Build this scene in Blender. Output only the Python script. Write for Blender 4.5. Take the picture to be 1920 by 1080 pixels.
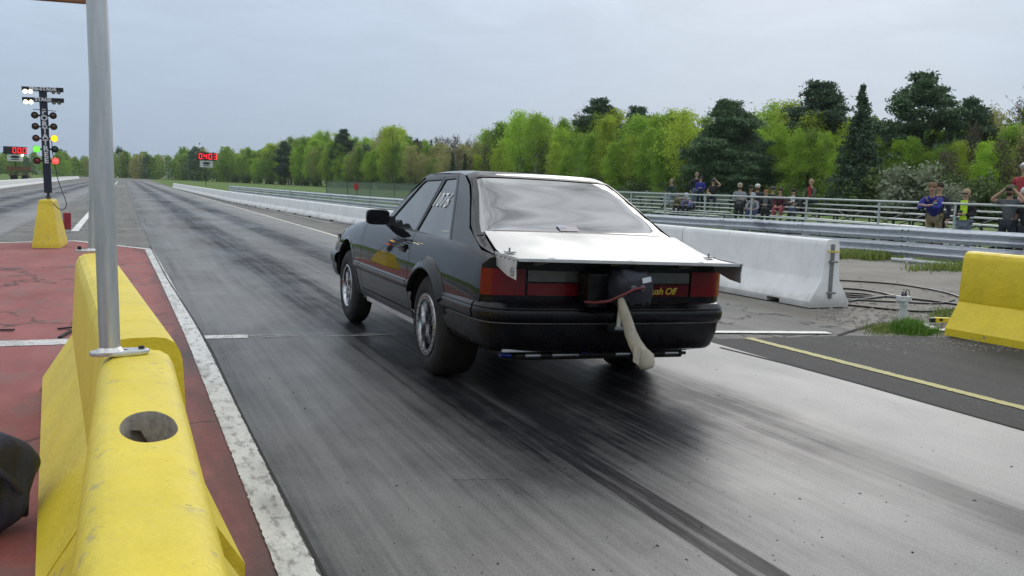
import bpy, bmesh, math, random
import numpy as np
from mathutils import Vector, Matrix, Euler
from mathutils.geometry import delaunay_2d_cdt

for o in list(bpy.data.objects): bpy.data.objects.remove(o)
scene = bpy.context.scene
COL = scene.collection
rad = math.radians
rng = random.Random(7)

# ------------------------------------------------------------------ camera
F, H, ROLL = 1750.0, 1.315, 0.034            # focal length in photo pixels, eye height (m), roll
_u = (-728*math.cos(ROLL)-212*math.sin(ROLL), 728*math.sin(ROLL)-212*math.cos(ROLL))
PITCH = math.atan(-_u[1]/F); YAW = math.atan(-_u[0]/F*math.cos(PITCH))
FWD = Vector((math.sin(YAW)*math.cos(PITCH), math.cos(YAW)*math.cos(PITCH), -math.sin(PITCH)))
_r0 = Vector((math.cos(YAW), -math.sin(YAW), 0)); _u0 = _r0.cross(FWD)
RGT = _r0*math.cos(ROLL)+_u0*math.sin(ROLL); UPV = _u0*math.cos(ROLL)-_r0*math.sin(ROLL)
CAM = Vector((0, 0, H))
cam = bpy.data.cameras.new('camera'); camo = bpy.data.objects.new('camera', cam); COL.objects.link(camo)
cam.sensor_width = 36; cam.lens = F/1920*36; cam.clip_start = 0.05; cam.clip_end = 3000
camo.matrix_world = Matrix(((RGT.x, UPV.x, -FWD.x, 0), (RGT.y, UPV.y, -FWD.y, 0), (RGT.z, UPV.z, -FWD.z, H), (0, 0, 0, 1)))
scene.camera = camo
scene.render.resolution_x, scene.render.resolution_y = 1024, 576

def ray(x, y): return FWD*F+RGT*(x-960)-UPV*(y-540)
def gz(x, y, z=0.0):                          # photo pixel -> point on the horizontal plane z
    d = ray(x, y); return CAM+d*((z-H)/d.z)
def dep(x, y, Z): return CAM+ray(x, y)*(Z/F)  # photo pixel -> point at depth Z
def depth(p): return (Vector(p)-CAM).dot(FWD)

# ------------------------------------------------------------------ light
SUN_AZ, SUN_EL = rad(40), rad(27)             # azimuth from +Y towards +X
world = bpy.data.worlds.new('World'); scene.world = world; world.use_nodes = True
def build_world():
    nt = world.node_tree; N = nt.nodes; L = nt.links; N.clear()
    out = N.new('ShaderNodeOutputWorld'); bg = N.new('ShaderNodeBackground'); bg.inputs[1].default_value = 0.1
    L.new(bg.outputs[0], out.inputs[0])
    sky = N.new('ShaderNodeTexSky'); sky.sky_type = 'NISHITA'; sky.sun_disc = False
    sky.sun_elevation = SUN_EL; sky.sun_rotation = SUN_AZ; sky.air_density = 1.0; sky.dust_density = 2.0
    tc = N.new('ShaderNodeTexCoord'); sep = N.new('ShaderNodeSeparateXYZ'); L.new(tc.outputs['Generated'], sep.inputs[0])
    def math_(op, a, b=None, c=None, clamp=False):
        n = N.new('ShaderNodeMath'); n.operation = op; n.use_clamp = clamp
        for i, s in enumerate((a, b, c)):
            if s is None: continue
            if isinstance(s, (int, float)): n.inputs[i].default_value = s
            else: L.new(s, n.inputs[i])
        return n.outputs[0]
    z = math_('MAXIMUM', sep.outputs[2], 0.0)
    # cloud layer seen as a flat ceiling: direction divided by height
    zz = math_('ADD', z, 0.16)
    cmb = N.new('ShaderNodeCombineXYZ')
    L.new(math_('DIVIDE', sep.outputs[0], zz), cmb.inputs[0]); L.new(math_('DIVIDE', sep.outputs[1], zz), cmb.inputs[1])
    n1 = N.new('ShaderNodeTexNoise'); n1.inputs['Scale'].default_value = 3.0; n1.inputs['Detail'].default_value = 7; n1.inputs['Roughness'].default_value = .55; n1.inputs['Distortion'].default_value = .9
    L.new(cmb.outputs[0], n1.inputs['Vector'])
    n2 = N.new('ShaderNodeTexNoise'); n2.inputs['Scale'].default_value = .55; n2.inputs['Detail'].default_value = 3
    L.new(cmb.outputs[0], n2.inputs['Vector'])
    mr = N.new('ShaderNodeMapRange'); L.new(n1.outputs[0], mr.inputs[0])
    mr.inputs[1].default_value = .38; mr.inputs[2].default_value = .64; mr.inputs[3].default_value = .45; mr.inputs[4].default_value = 1.6
    mr2 = N.new('ShaderNodeMapRange'); L.new(n2.outputs[0], mr2.inputs[0])
    mr2.inputs[1].default_value = .3; mr2.inputs[2].default_value = .7; mr2.inputs[3].default_value = .88; mr2.inputs[4].default_value = 1.10
    tex = math_('MULTIPLY', mr.outputs[0], mr2.outputs[0])
    # near the horizon the layers blur together
    k = math_('MULTIPLY', z, 1.5, clamp=True)
    k = math_('ADD', math_('MULTIPLY', math_('POWER', k, 2.2), .98), .02)
    tex = math_('ADD', 1.0, math_('MULTIPLY', math_('SUBTRACT', tex, 1.0), k))
    lum = math_('MULTIPLY', math_('ADD', 4.7, math_('MULTIPLY', z, 10.5)), tex)     # overcast: zenith about three times the horizon
    tint = N.new('ShaderNodeMix'); tint.data_type = 'RGBA'
    L.new(math_('MULTIPLY', z, 1.9, clamp=True), tint.inputs[0])
    tint.inputs[6].default_value = (.74, .965, 1.27, 1); tint.inputs[7].default_value = (.95, 1.0, 1.05, 1)
    vm = N.new('ShaderNodeVectorMath'); vm.operation = 'SCALE'; L.new(tint.outputs[2], vm.inputs[0]); L.new(lum, vm.inputs['Scale'])
    mix = N.new('ShaderNodeMix'); mix.data_type = 'RGBA'; mix.inputs[0].default_value = .93
    L.new(sky.outputs[0], mix.inputs[6]); L.new(vm.outputs[0], mix.inputs[7])
    L.new(mix.outputs[2], bg.inputs[0])
build_world()
sun = bpy.data.lights.new('sun', 'SUN'); sun.energy = .85; sun.angle = rad(27); sun.color = (1, .965, .91)
suno = bpy.data.objects.new('sun', sun); COL.objects.link(suno)
sd = Vector((math.sin(SUN_AZ)*math.cos(SUN_EL), math.cos(SUN_AZ)*math.cos(SUN_EL), math.sin(SUN_EL)))
suno.rotation_euler = sd.to_track_quat('Z', 'Y').to_euler(); suno.location = (0, 0, 60)
vs = scene.view_settings; vs.view_transform = 'Standard'; vs.look = 'None'; vs.gamma = 1; vs.exposure = 0.0; vs.use_curve_mapping = False
scene.render.engine = 'CYCLES'
scene.cycles.max_bounces = 8; scene.cycles.transparent_max_bounces = 12

# ------------------------------------------------------------------ materials
class NT:
    """small node helper"""
    def __init__(s, name):
        s.m = bpy.data.materials.new(name); s.m.use_nodes = True; s.t = s.m.node_tree; s.N = s.t.nodes; s.L = s.t.links
        s.b = s.N['Principled BSDF']
    def new(s, t, **k):
        n = s.N.new('ShaderNode'+t)
        for a, v in k.items(): setattr(n, a, v)
        return n
    def put(s, sock, v):
        if hasattr(v, 'is_linked'): s.L.new(v, sock)
        else: sock.default_value = v
    def math(s, op, a, b=None, c=None, clamp=False):
        n = s.new('Math', operation=op, use_clamp=clamp)
        for i, v in enumerate((a, b, c)):
            if v is not None: s.put(n.inputs[i], v)
        return n.outputs[0]
    def mix(s, f, a, b, mode='MIX'):
        n = s.new('Mix', data_type='RGBA', blend_type=mode)
        s.put(n.inputs[0], f)
        for i, v in ((6, a), (7, b)): s.put(n.inputs[i], v if hasattr(v, 'is_linked') else (*v[:3], 1))
        return n.outputs[2]
    def noise(s, vec, scale, detail=4, rough=.55, dist=0):
        n = s.new('TexNoise'); s.L.new(vec, n.inputs['Vector'])
        for k, v in (('Scale', scale), ('Detail', detail), ('Roughness', rough), ('Distortion', dist)): n.inputs[k].default_value = v
        return n.outputs[0]
    def rng(s, v, a, b, c=0., d=1., smooth=False):
        n = s.new('MapRange'); s.put(n.inputs[0], v)
        if smooth: n.interpolation_type = 'SMOOTHSTEP'
        for i, x in zip((1, 2, 3, 4), (a, b, c, d)): s.put(n.inputs[i], x)
        return n.outputs[0]
    def scale(s, vec, sc):
        n = s.new('Mapping'); s.L.new(vec, n.inputs[0]); n.inputs['Scale'].default_value = sc; return n.outputs[0]
    def pos(s): return s.new('NewGeometry').outputs['Position']
    def obj(s): return s.new('TexCoord').outputs['Object']
    def bump(s, h, strength=.3, dist=.01):
        n = s.new('Bump'); n.inputs['Strength'].default_value = strength; n.inputs['Distance'].default_value = dist
        s.L.new(h, n.inputs['Height']); s.L.new(n.outputs[0], s.b.inputs['Normal'])
    def set(s, **k):
        nm = dict(col='Base Color', rough='Roughness', metal='Metallic', ior='IOR', coat='Coat Weight', crough='Coat Roughness', emit='Emission Color', estr='Emission Strength', alpha='Alpha', spec='Specular IOR Level')
        for a, v in k.items():
            if a in ('col', 'emit') and not hasattr(v, 'is_linked'): v = (*v[:3], 1)
            s.put(s.b.inputs[nm[a]], v)
        return s.m

def M(name, col, rough=.6, var=.25, vscale=6, fine=.0, fscale=80, bump=0, bscale=120, stretch=(1, 1, 1), rvar=.1, dirt=0, dirtcol=(.05, .045, .04), **k):
    t = NT(name); v = t.scale(t.obj(), stretch)
    n = t.noise(v, vscale, 5)
    f = t.rng(n, .3, .7, 1-var, 1+var)
    c = t.mix(1.0, col, f, 'MULTIPLY')
    if fine: c = t.mix(1.0, c, t.rng(t.noise(v, fscale, 3), .3, .7, 1-fine, 1+fine), 'MULTIPLY')
    if dirt: c = t.mix(t.rng(t.noise(v, vscale*.6, 6, .65), .55, .75, 0, dirt), c, dirtcol)
    r = t.rng(n, .3, .7, max(.02, rough-rvar), min(1, rough+rvar))
    t.set(col=c, rough=r, **k)
    if bump: t.bump(t.noise(v, bscale, 4), bump, .004)
    return t.m
def plain(name, col, rough=.5, **k): return M(name, col, rough, var=.06, rvar=.04, **k)

# ------------------------------------------------------------------ mesh helpers
class MB:
    def __init__(s): s.v = []; s.f = []
    def add(s, vs, fs):
        o = len(s.v); s.v += [tuple(p) for p in vs]; s.f += [tuple(i+o for i in f) for f in fs]; return s
    def box(s, c, d, R=None):
        x, y, z = d[0]/2, d[1]/2, d[2]/2; c = Vector(c)
        p = [Vector(q) for q in ((-x, -y, -z), (x, -y, -z), (x, y, -z), (-x, y, -z), (-x, -y, z), (x, -y, z), (x, y, z), (-x, y, z))]
        if R is not None: p = [R @ q for q in p]
        return s.add([c+q for q in p], [(3, 2, 1, 0), (4, 5, 6, 7), (0, 1, 5, 4), (1, 2, 6, 5), (2, 3, 7, 6), (3, 0, 4, 7)])
    def bar(s, p0, p1, w, h, up=(0, 0, 1)):
        p0, p1 = Vector(p0), Vector(p1); d = p1-p0; y = d.normalized(); u = Vector(up)
        if abs(y.dot(u)) > .98: u = Vector((1, 0, 0))
        x = y.cross(u).normalized(); z = x.cross(y)
        R = Matrix((x, y, z)).transposed(); return s.box((p0+p1)/2, (w, d.length, h), R)
    def tube(s, pts, r, n=8, closed=False, caps=True):
        pts = [Vector(p) for p in pts]; m = len(pts)
        rs = r if isinstance(r, (list, tuple)) else [r]*m
        rings = []; prev = None
        for i, p in enumerate(pts):
            a = pts[(i-1) % m] if (closed or i > 0) else p; b = pts[(i+1) % m] if (closed or i < m-1) else p
            d = (b-a).normalized()
            if prev is None:
                u = Vector((0, 0, 1)) if abs(d.z) < .9 else Vector((1, 0, 0)); x = d.cross(u).normalized()
            else: x = (prev-d*prev.dot(d)).normalized()
            prev = x; y = d.cross(x)
            rings.append([p+(x*math.cos(2*math.pi*k/n)+y*math.sin(2*math.pi*k/n))*rs[i] for k in range(n)])
        vs = [q for g in rings for q in g]; fs = []
        for i in range(m if closed else m-1):
            j = (i+1) % m
            for k in range(n): k2 = (k+1) % n; fs.append((i*n+k, i*n+k2, j*n+k2, j*n+k))
        if caps and not closed: fs += [tuple(range(n-1, -1, -1)), tuple((m-1)*n+k for k in range(n))]
        return s.add(vs, fs)
    def lathe(s, prof, c=(0, 0, 0), axis='x', n=32, closed=False):
        c = Vector(c); vs = []; m = len(prof); fs = []
        for r, h in prof:
            for k in range(n):
                a = 2*math.pi*k/n; p, q = r*math.cos(a), r*math.sin(a)
                vs.append(c+(Vector((h, p, q)) if axis == 'x' else Vector((p, h, q)) if axis == 'y' else Vector((p, q, h))))
        for i in range(m if closed else m-1):
            j = (i+1) % m
            for k in range(n): k2 = (k+1) % n; fs.append((i*n+k, i*n+k2, j*n+k2, j*n+k))
        return s.add(vs, fs)
    def disc(s, c, r, nrm=(0, -1, 0), n=16, r2=None):
        c = Vector(c); z = Vector(nrm).normalized(); u = Vector((0, 0, 1)) if abs(z.z) < .9 else Vector((1, 0, 0)); x = z.cross(u).normalized(); y = z.cross(x)
        return s.add([c+x*math.cos(2*math.pi*k/n)*r+y*math.sin(2*math.pi*k/n)*(r2 or r) for k in range(n)], [tuple(range(n))])
    def ball(s, c, r, n=10, sq=(1, 1, 1)):
        c = Vector(c); vs = [c+Vector((0, 0, r*sq[2]))]; fs = []; m = max(4, n//2)
        for i in range(1, m):
            t = math.pi*i/m
            for k in range(n):
                a = 2*math.pi*k/n; vs.append(c+Vector((r*sq[0]*math.sin(t)*math.cos(a), r*sq[1]*math.sin(t)*math.sin(a), r*sq[2]*math.cos(t))))
        vs.append(c-Vector((0, 0, r*sq[2]))); e = len(vs)-1
        for k in range(n):
            k2 = (k+1) % n; fs.append((0, 1+k, 1+k2)); fs.append((e, 1+(m-2)*n+k2, 1+(m-2)*n+k))
            for i in range(m-2): fs.append((1+i*n+k, 1+(i+1)*n+k, 1+(i+1)*n+k2, 1+i*n+k2))
        return s.add(vs, fs)
    def grid(s, rows, closed=False):
        m = len(rows[0]); vs = [p for r in rows for p in r]; fs = []
        for i in range(len(rows)-1):
            for k in range(m if closed else m-1): k2 = (k+1) % m; fs.append((i*m+k, i*m+k2, (i+1)*m+k2, (i+1)*m+k))
        return s.add(vs, fs)
    def prism(s, poly, p0, p1, xax, zax):
        """polygon in (xax,zax) extruded from p0 to p1"""
        n = len(poly); X, Z = Vector(xax), Vector(zax)
        vs = [Vector(p0)+X*a+Z*b for a, b in poly]+[Vector(p1)+X*a+Z*b for a, b in poly]
        return s.add(vs, [tuple(range(n-1, -1, -1)), tuple(range(n, 2*n))]+[(i, (i+1) % n, n+(i+1) % n, n+i) for i in range(n)])
    def build(s, name, mat, parent=None, smooth=None, bevel=0, seg=2, fix=True):
        me = bpy.data.meshes.new(name); me.from_pydata(s.v, [], s.f); 
        if bevel or fix:
            bm = bmesh.new(); bm.from_mesh(me)
            if bevel:
                bmesh.ops.remove_doubles(bm, verts=bm.verts, dist=1e-5)
                es = [e for e in bm.edges if len(e.link_faces) == 2 and e.calc_face_angle(0) > .5]
                bmesh.ops.bevel(bm, geom=es, offset=bevel, segments=seg, affect='EDGES', profile=.5, clamp_overlap=True)
            bmesh.ops.recalc_face_normals(bm, faces=bm.faces)
            bm.to_mesh(me); bm.free()
        if smooth:
            me.polygons.foreach_set('use_smooth', [True]*len(me.polygons)); me.set_sharp_from_angle(angle=rad(smooth if smooth > 1 else 40))
        return link(name, me, mat, parent)
def link(name, me, mat=None, parent=None):
    o = bpy.data.objects.new(name, me); COL.objects.link(o)
    if mat is not None and me is not None:
        for m in (mat if isinstance(mat, (list, tuple)) else [mat]): me.materials.append(m)
    if parent is not None: o.parent = parent
    return o
def thing(name, label, cat, loc=(0, 0, 0), rot=(0, 0, 0), group=None):
    o = bpy.data.objects.new(name, None); COL.objects.link(o); o.location = loc; o.rotation_euler = rot; o.empty_display_size = .2
    return tag(o, label, cat, group)
def tag(o, label, cat, group=None):
    o['label'] = label; o['category'] = cat
    if group: o['group'] = group
    return o
def struct(o): o['kind'] = 'structure'; return o
def stuff(o, label=None, cat=None):
    o['kind'] = 'stuff'
    if label: o['label'] = label
    if cat: o['category'] = cat
    return o
def text_mesh(txt, size, extrude=.0, bold=0., shear=0., spacing=1.0):
    cu = bpy.data.curves.new('lettering', 'FONT'); cu.body = txt; cu.size = size; cu.extrude = extrude; cu.offset = bold; cu.shear = shear; cu.space_character = spacing
    cu.align_x = 'CENTER'; cu.align_y = 'CENTER'; cu.resolution_u = 3
    o = bpy.data.objects.new('lettering', cu); COL.objects.link(o)
    dg = bpy.context.evaluated_depsgraph_get(); me = bpy.data.meshes.new_from_object(o.evaluated_get(dg))
    bpy.data.objects.remove(o); return me
def copy_tree(o, parent=None):
    c = o.copy(); COL.objects.link(c); c.parent = parent
    for ch in o.children: copy_tree(ch, c)
    return c
def curve(xs, ys):
    o = np.argsort(xs); xs = np.array(xs, float)[o]; ys = np.array(ys, float)[o]; d = np.diff(ys)/np.diff(xs); m = np.zeros(len(xs)); m[0] = d[0]; m[-1] = d[-1]
    for i in range(1, len(xs)-1): m[i] = 0 if d[i-1]*d[i] <= 0 else 2*d[i-1]*d[i]/(d[i-1]+d[i])
    def f(x):
        x = min(max(x, xs[0]), xs[-1]); i = min(int(np.searchsorted(xs, x, 'right'))-1, len(xs)-2); h = xs[i+1]-xs[i]; t = (x-xs[i])/h
        return float((2*t**3-3*t*t+1)*ys[i]+(t**3-2*t*t+t)*h*m[i]+(-2*t**3+3*t*t)*ys[i+1]+(t**3-t*t)*h*m[i+1])
    return f
def inside(p, poly):
    x, y = p; r = False; n = len(poly); j = n-1
    for i in range(n):
        a, b = poly[i], poly[j]
        if (a[1] > y) != (b[1] > y) and x < (b[0]-a[0])*(y-a[1])/(b[1]-a[1])+a[0]: r = not r
        j = i
    return r
def dense(poly, sp):
    out = []
    for i, a in enumerate(poly):
        b = poly[(i+1) % len(poly)]; n = max(1, int(math.hypot(b[0]-a[0], b[1]-a[1])/sp))
        out += [(a[0]+(b[0]-a[0])*k/n, a[1]+(b[1]-a[1])*k/n) for k in range(n)]
    return out
def offset_poly(poly, d):
    n = len(poly); A = sum(poly[i][0]*poly[(i+1) % n][1]-poly[(i+1) % n][0]*poly[i][1] for i in range(n)); sg = 1 if A > 0 else -1; out = []
    for i in range(n):
        a, b, c = (Vector(poly[(i+k) % n]) for k in (-1, 0, 1)); e1 = (b-a).normalized(); e2 = (c-b).normalized()
        n1 = Vector((e1.y, -e1.x))*sg; n2 = Vector((e2.y, -e2.x))*sg; m = (n1+n2); L = m.length_squared
        m = m*(2/L) if L > .2 else n1
        out.append(tuple(b+m*d))
    return out
def panel(name, outline, fmap, mat, parent, holes=(), sp=.06, skirt=.012, flip=False, lift=0.0):
    """smooth sheet: 2-D outline with holes, meshed finely and mapped onto a 3-D surface, edges folded in"""
    loops = [dense(l, sp) for l in (outline, *holes)]; pts = []; edges = []
    for l in loops:
        o = len(pts); pts += l; edges += [(o+i, o+(i+1) % len(l)) for i in range(len(l))]
    nb = len(pts); B = np.array(pts); x0, y0 = B.min(0); x1, y1 = B.max(0)
    for i in range(1, int((x1-x0)/sp)+1):
        for j in range(1, int((y1-y0)/sp)+1):
            p = (x0+i*sp, y0+j*sp)
            if inside(p, loops[0]) and not any(inside(p, h) for h in loops[1:]) and np.min(np.hypot(B[:, 0]-p[0], B[:, 1]-p[1])) > sp*.55: pts.append(p)
    r = delaunay_2d_cdt([Vector(p) for p in pts], edges, [], 0, 1e-6)
    V2 = [tuple(p) for p in r[0]]; T = []
    for f in r[2]:
        c = (sum(V2[i][0] for i in f)/3, sum(V2[i][1] for i in f)/3)
        if inside(c, loops[0]) and not any(inside(c, h) for h in loops[1:]): T.append(tuple(f))
    e = 1e-3; P = []; Nn = []
    for (a, b) in V2:
        p = Vector(fmap(a, b)); n = (Vector(fmap(a+e, b))-Vector(fmap(a-e, b))).cross(Vector(fmap(a, b+e))-Vector(fmap(a, b-e)))
        n = n.normalized() if n.length > 1e-12 else Vector((0, 0, 1))
        if flip: n = -n
        P.append(p+n*lift); Nn.append(n)
    cnt = {}
    for t in T:
        for i in range(3):
            k = (t[i], t[(i+1) % 3]); cnt[tuple(sorted(k))] = cnt.get(tuple(sorted(k)), 0)+1
    fs = []
    for t in T:
        n = (P[t[1]]-P[t[0]]).cross(P[t[2]]-P[t[0]]); fs.append(t if n.dot(Nn[t[0]]) > 0 else t[::-1])
    if skirt:
        mp = {}
        for (a, b), c in cnt.items():
            if c == 1:
                q = []
                for k in (a, b):
                    top = len(P); P.append(P[k].copy()); Nn.append(None); bot = len(P); P.append(P[k]-Nn[k]*skirt); Nn.append(None); q.append((top, bot))
                fs.append((q[0][0], q[1][0], q[1][1], q[0][1]))
                m2 = (P[b]-P[a]).cross(Nn[a] if Nn[a] else Vector((0, 0, 1))); m2 = m2.normalized() if m2.length > 1e-9 else Vector((0, 0, 1))
                for tt in q:
                    for w in tt: Nn[w] = m2
    me = bpy.data.meshes.new(name); me.from_pydata([tuple(p) for p in P], [], fs)
    me.polygons.foreach_set('use_smooth', [True]*len(me.polygons))
    me.normals_split_custom_set_from_vertices([tuple(n) for n in Nn])
    return link(name, me, mat, parent)
# ------------------------------------------------------------------ ground surfaces
def sheet(name, poly, z, mat, parent=None):
    return MB().add([(x, y, z) for x, y in poly], [tuple(range(len(poly)))]).build(name, mat, parent, fix=False)
def strip(name, pts, w, z, mat, parent, rag=0., step=.05):
    L = [];R = []
    P = [Vector((p[0], p[1])) for p in pts]
    if rag:
        Q = []
        for a, b in zip(P, P[1:]):
            n_ = max(1, int((b-a).length/step)); Q += [a+(b-a)*k/n_ for k in range(n_)]
        P = Q+[P[-1]]
    for i, p in enumerate(P):
        d = (P[min(i+1, len(P)-1)]-P[max(i-1, 0)]).normalized(); n = Vector((-d.y, d.x))*w/2
        u_ = n.normalized()*rag; L.append(p+n+u_*rng.gauss(0, .5)); R.append(p-n+u_*rng.gauss(0, .5))
    return MB().grid([[(a.x, a.y, z) for a in L], [(a.x, a.y, z) for a in R]]).build(name, mat, parent, fix=False)

def lane_material(name, x0, near, far, ynear=(5.2, 9.0), mid=None):
    t = NT(name); p = t.pos(); sep = t.new('SeparateXYZ'); t.L.new(p, sep.inputs[0]); X, Y = sep.outputs[0], sep.outputs[1]
    wob = t.math('MULTIPLY', t.math('SUBTRACT', t.noise(t.scale(p, (.9, .10, 1)), 1.0, 3), .5), .16)
    edge = t.math('MULTIPLY', t.math('SUBTRACT', t.noise(t.scale(p, (7, .45, 1)), 1.0, 5, .65), .5), .17)
    xx = t.math('ADD', t.math('ADD', X, wob), edge)
    u = t.rng(xx, x0, x0+4.3)
    def ramp(st):
        r = t.new('ValToRGB'); e = r.color_ramp.elements; r.color_ramp.interpolation = 'EASE'
        while len(e) < len(st): e.new(.5)
        for el, (a, v) in zip(e, st): el.position = a/4.3; el.color = (v, v, v, 1)
        t.L.new(u, r.inputs[0]); return r.outputs[0]
    den = t.mix(t.rng(Y, ynear[0], ynear[1], smooth=True), ramp(near), ramp(far))
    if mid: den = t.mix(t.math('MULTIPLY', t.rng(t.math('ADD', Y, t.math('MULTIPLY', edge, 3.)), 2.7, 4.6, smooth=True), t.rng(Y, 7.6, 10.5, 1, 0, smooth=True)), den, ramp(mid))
    streak = t.noise(t.scale(p, (13, .22, 1)), 1.0, 7, .68); streak2 = t.noise(t.scale(p, (60, 2.2, 1)), 1.0, 5, .75)
    patch = t.noise(t.scale(p, (.55, .22, 1)), 1.0, 5, .6, .4)
    d = t.math('MULTIPLY', den, t.rng(streak, .25, .72, .80, 1.18))
    d = t.math('ADD', d, t.math('MULTIPLY', t.math('SUBTRACT', streak2, .5), .15))
    d = t.math('ADD', d, t.math('MULTIPLY', t.math('SUBTRACT', patch, .5), .34), clamp=True)
    d = t.math('ADD', d, t.math('MULTIPLY', t.math('SUBTRACT', t.noise(t.scale(p, (2.6, 1.5, 1)), 1., 7, .70), .5), .40), clamp=True)
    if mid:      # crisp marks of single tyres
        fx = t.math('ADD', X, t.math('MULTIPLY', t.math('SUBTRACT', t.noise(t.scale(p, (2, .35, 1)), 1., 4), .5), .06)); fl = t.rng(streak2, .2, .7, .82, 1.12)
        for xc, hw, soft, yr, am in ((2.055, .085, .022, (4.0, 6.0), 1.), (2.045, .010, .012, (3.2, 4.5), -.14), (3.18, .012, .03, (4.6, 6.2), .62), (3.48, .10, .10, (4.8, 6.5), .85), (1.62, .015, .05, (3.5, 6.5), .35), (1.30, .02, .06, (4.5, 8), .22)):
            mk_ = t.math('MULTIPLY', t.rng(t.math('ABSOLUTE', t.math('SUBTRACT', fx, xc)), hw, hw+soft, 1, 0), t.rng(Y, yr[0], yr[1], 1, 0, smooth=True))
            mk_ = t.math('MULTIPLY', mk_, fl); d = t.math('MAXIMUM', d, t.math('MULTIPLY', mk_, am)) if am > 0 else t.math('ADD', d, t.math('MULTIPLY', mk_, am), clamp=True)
    speck = t.noise(p, 95, 3, .7); grit = t.noise(p, 26, 4, .7)
    conc = t.mix(t.rng(patch, .3, .7), (.295, .288, .270), (.385, .378, .360))
    conc = t.mix(1.0, conc, t.rng(speck, .25, .75, .62, 1.38), 'MULTIPLY')
    conc = t.mix(t.rng(grit, .62, .72, 0, .55), conc, (.10, .095, .09))
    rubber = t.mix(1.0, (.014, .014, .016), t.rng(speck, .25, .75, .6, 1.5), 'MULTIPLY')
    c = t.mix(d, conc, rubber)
    scr = t.noise(t.scale(p, (85, .9, 1)), 1., 3, .6); c = t.mix(t.rng(scr, .68, .74, 0, .55), c, (.02, .02, .022)); scr2 = t.noise(t.scale(p, (70, 1.4, 1)), 1.3, 3, .6); c = t.mix(t.rng(scr2, .70, .76, 0, .4), c, (.34, .33, .31))
    spots = t.noise(p, 55, 2, .5); c = t.mix(t.rng(spots, .74, .77, 0, .6), c, (.02, .02, .02))
    t.set(col=c, rough=t.math('ADD', t.rng(d, .2, .95, .58, .46), t.rng(patch, .3, .7, -.16, .10)), spec=t.rng(d, .5, 1., .36, .05))
    t.bump(t.math('ADD', t.math('MULTIPLY', speck, .6), grit), .35, .004)
    return t.m
near = [(0, .90), (.10, .78), (.35, .66), (.75, .64), (1.05, .68), (1.25, .64), (1.45, .66), (1.66, .62), (2.0, .54), (2.36, .48), (2.60, .64), (2.80, .80), (2.98, .70), (3.15, .42), (3.5, .22), (4.15, .16), (4.3, .30)]
far = [(0, .74), (.15, .66), (.5, .64), (.9, .76), (1.2, .95), (1.6, .92), (1.9, .68), (2.25, .70), (2.55, .95), (2.95, .92), (3.3, .64), (3.7, .52), (4.1, .48), (4.3, .64)]
mid = [(0, .80), (.3, .68), (.8, .74), (1.15, .90), (1.35, 1.), (1.9, 1.), (2.4, 1.), (2.95, 1.), (3.15, .80), (3.35, .30), (3.7, .14), (4.3, .2)]     # burnt rubber where the cars launch, plus painted-in shade behind the car
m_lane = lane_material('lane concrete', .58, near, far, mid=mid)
m_laneL = lane_material('left lane concrete', -6.6, far, far)

def asphalt(name, c1, c2, speckle=.35, brown=None, crack=0):
    t = NT(name); p = t.pos(); sp = t.noise(p, 130, 3, .75); g = t.noise(p, 42, 4, .7); big = t.noise(p, .55, 5, .6); st = t.noise(t.scale(p, (3, .12, 1)), 1, 5, .6)
    c = t.mix(t.rng(big, .3, .7), c1, c2)
    c = t.mix(1.0, c, t.rng(st, .3, .7, .82, 1.18), 'MULTIPLY')
    c = t.mix(1.0, c, t.rng(sp, .25, .75, 1-speckle, 1+speckle), 'MULTIPLY')
    c = t.mix(t.rng(g, .64, .70, 0, .6), c, (.42, .40, .36))
    if brown: c = t.mix(t.rng(t.noise(p, .9, 6, .65), .42, .66), c, brown)
    if crack:
        v = t.new('TexVoronoi', feature='DISTANCE_TO_EDGE'); v.inputs['Scale'].default_value = .45
        w = t.new('VectorMath', operation='ADD'); t.L.new(p, w.inputs[0]); nn = t.new('TexNoise'); nn.inputs['Scale'].default_value = 2.2; t.L.new(p, nn.inputs['Vector']); t.L.new(nn.outputs[1], w.inputs[1]); t.L.new(w.outputs[0], v.inputs['Vector'])
        c = t.mix(t.rng(v.outputs[0], .004, .012, crack, 0), c, (.02, .02, .02))
    t.set(col=c, rough=.8, spec=.3); t.bump(t.math('ADD', sp, t.math('MULTIPLY', g, .7)), .7, .006)
    return t.m
m_asph = asphalt('old asphalt', (.125, .122, .112), (.19, .185, .17), crack=.8)
m_new = asphalt('new asphalt', (.040, .039, .038), (.052, .050, .048), .45)
m_pit = asphalt('pit gravel', (.16, .15, .135), (.225, .21, .185), .5, brown=(.15, .135, .11))
def grass_mat():
    t = NT('meadow grass'); p = t.pos(); a = t.noise(p, .25, 6, .65); b = t.noise(p, 9, 5, .75); c0 = t.noise(t.scale(p, (1, .25, 1)), .9, 4)
    c = t.mix(t.rng(a, .35, .65), (.078, .138, .026), (.115, .185, .038)); c = t.mix(t.rng(c0, .5, .75, 0, .6), c, (.14, .165, .06))
    c = t.mix(1., c, t.rng(b, .25, .75, .55, 1.4), 'MULTIPLY'); t.set(col=c, rough=.9, spec=.2); t.bump(b, 1., .06); return t.m
m_grass = grass_mat()
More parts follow.
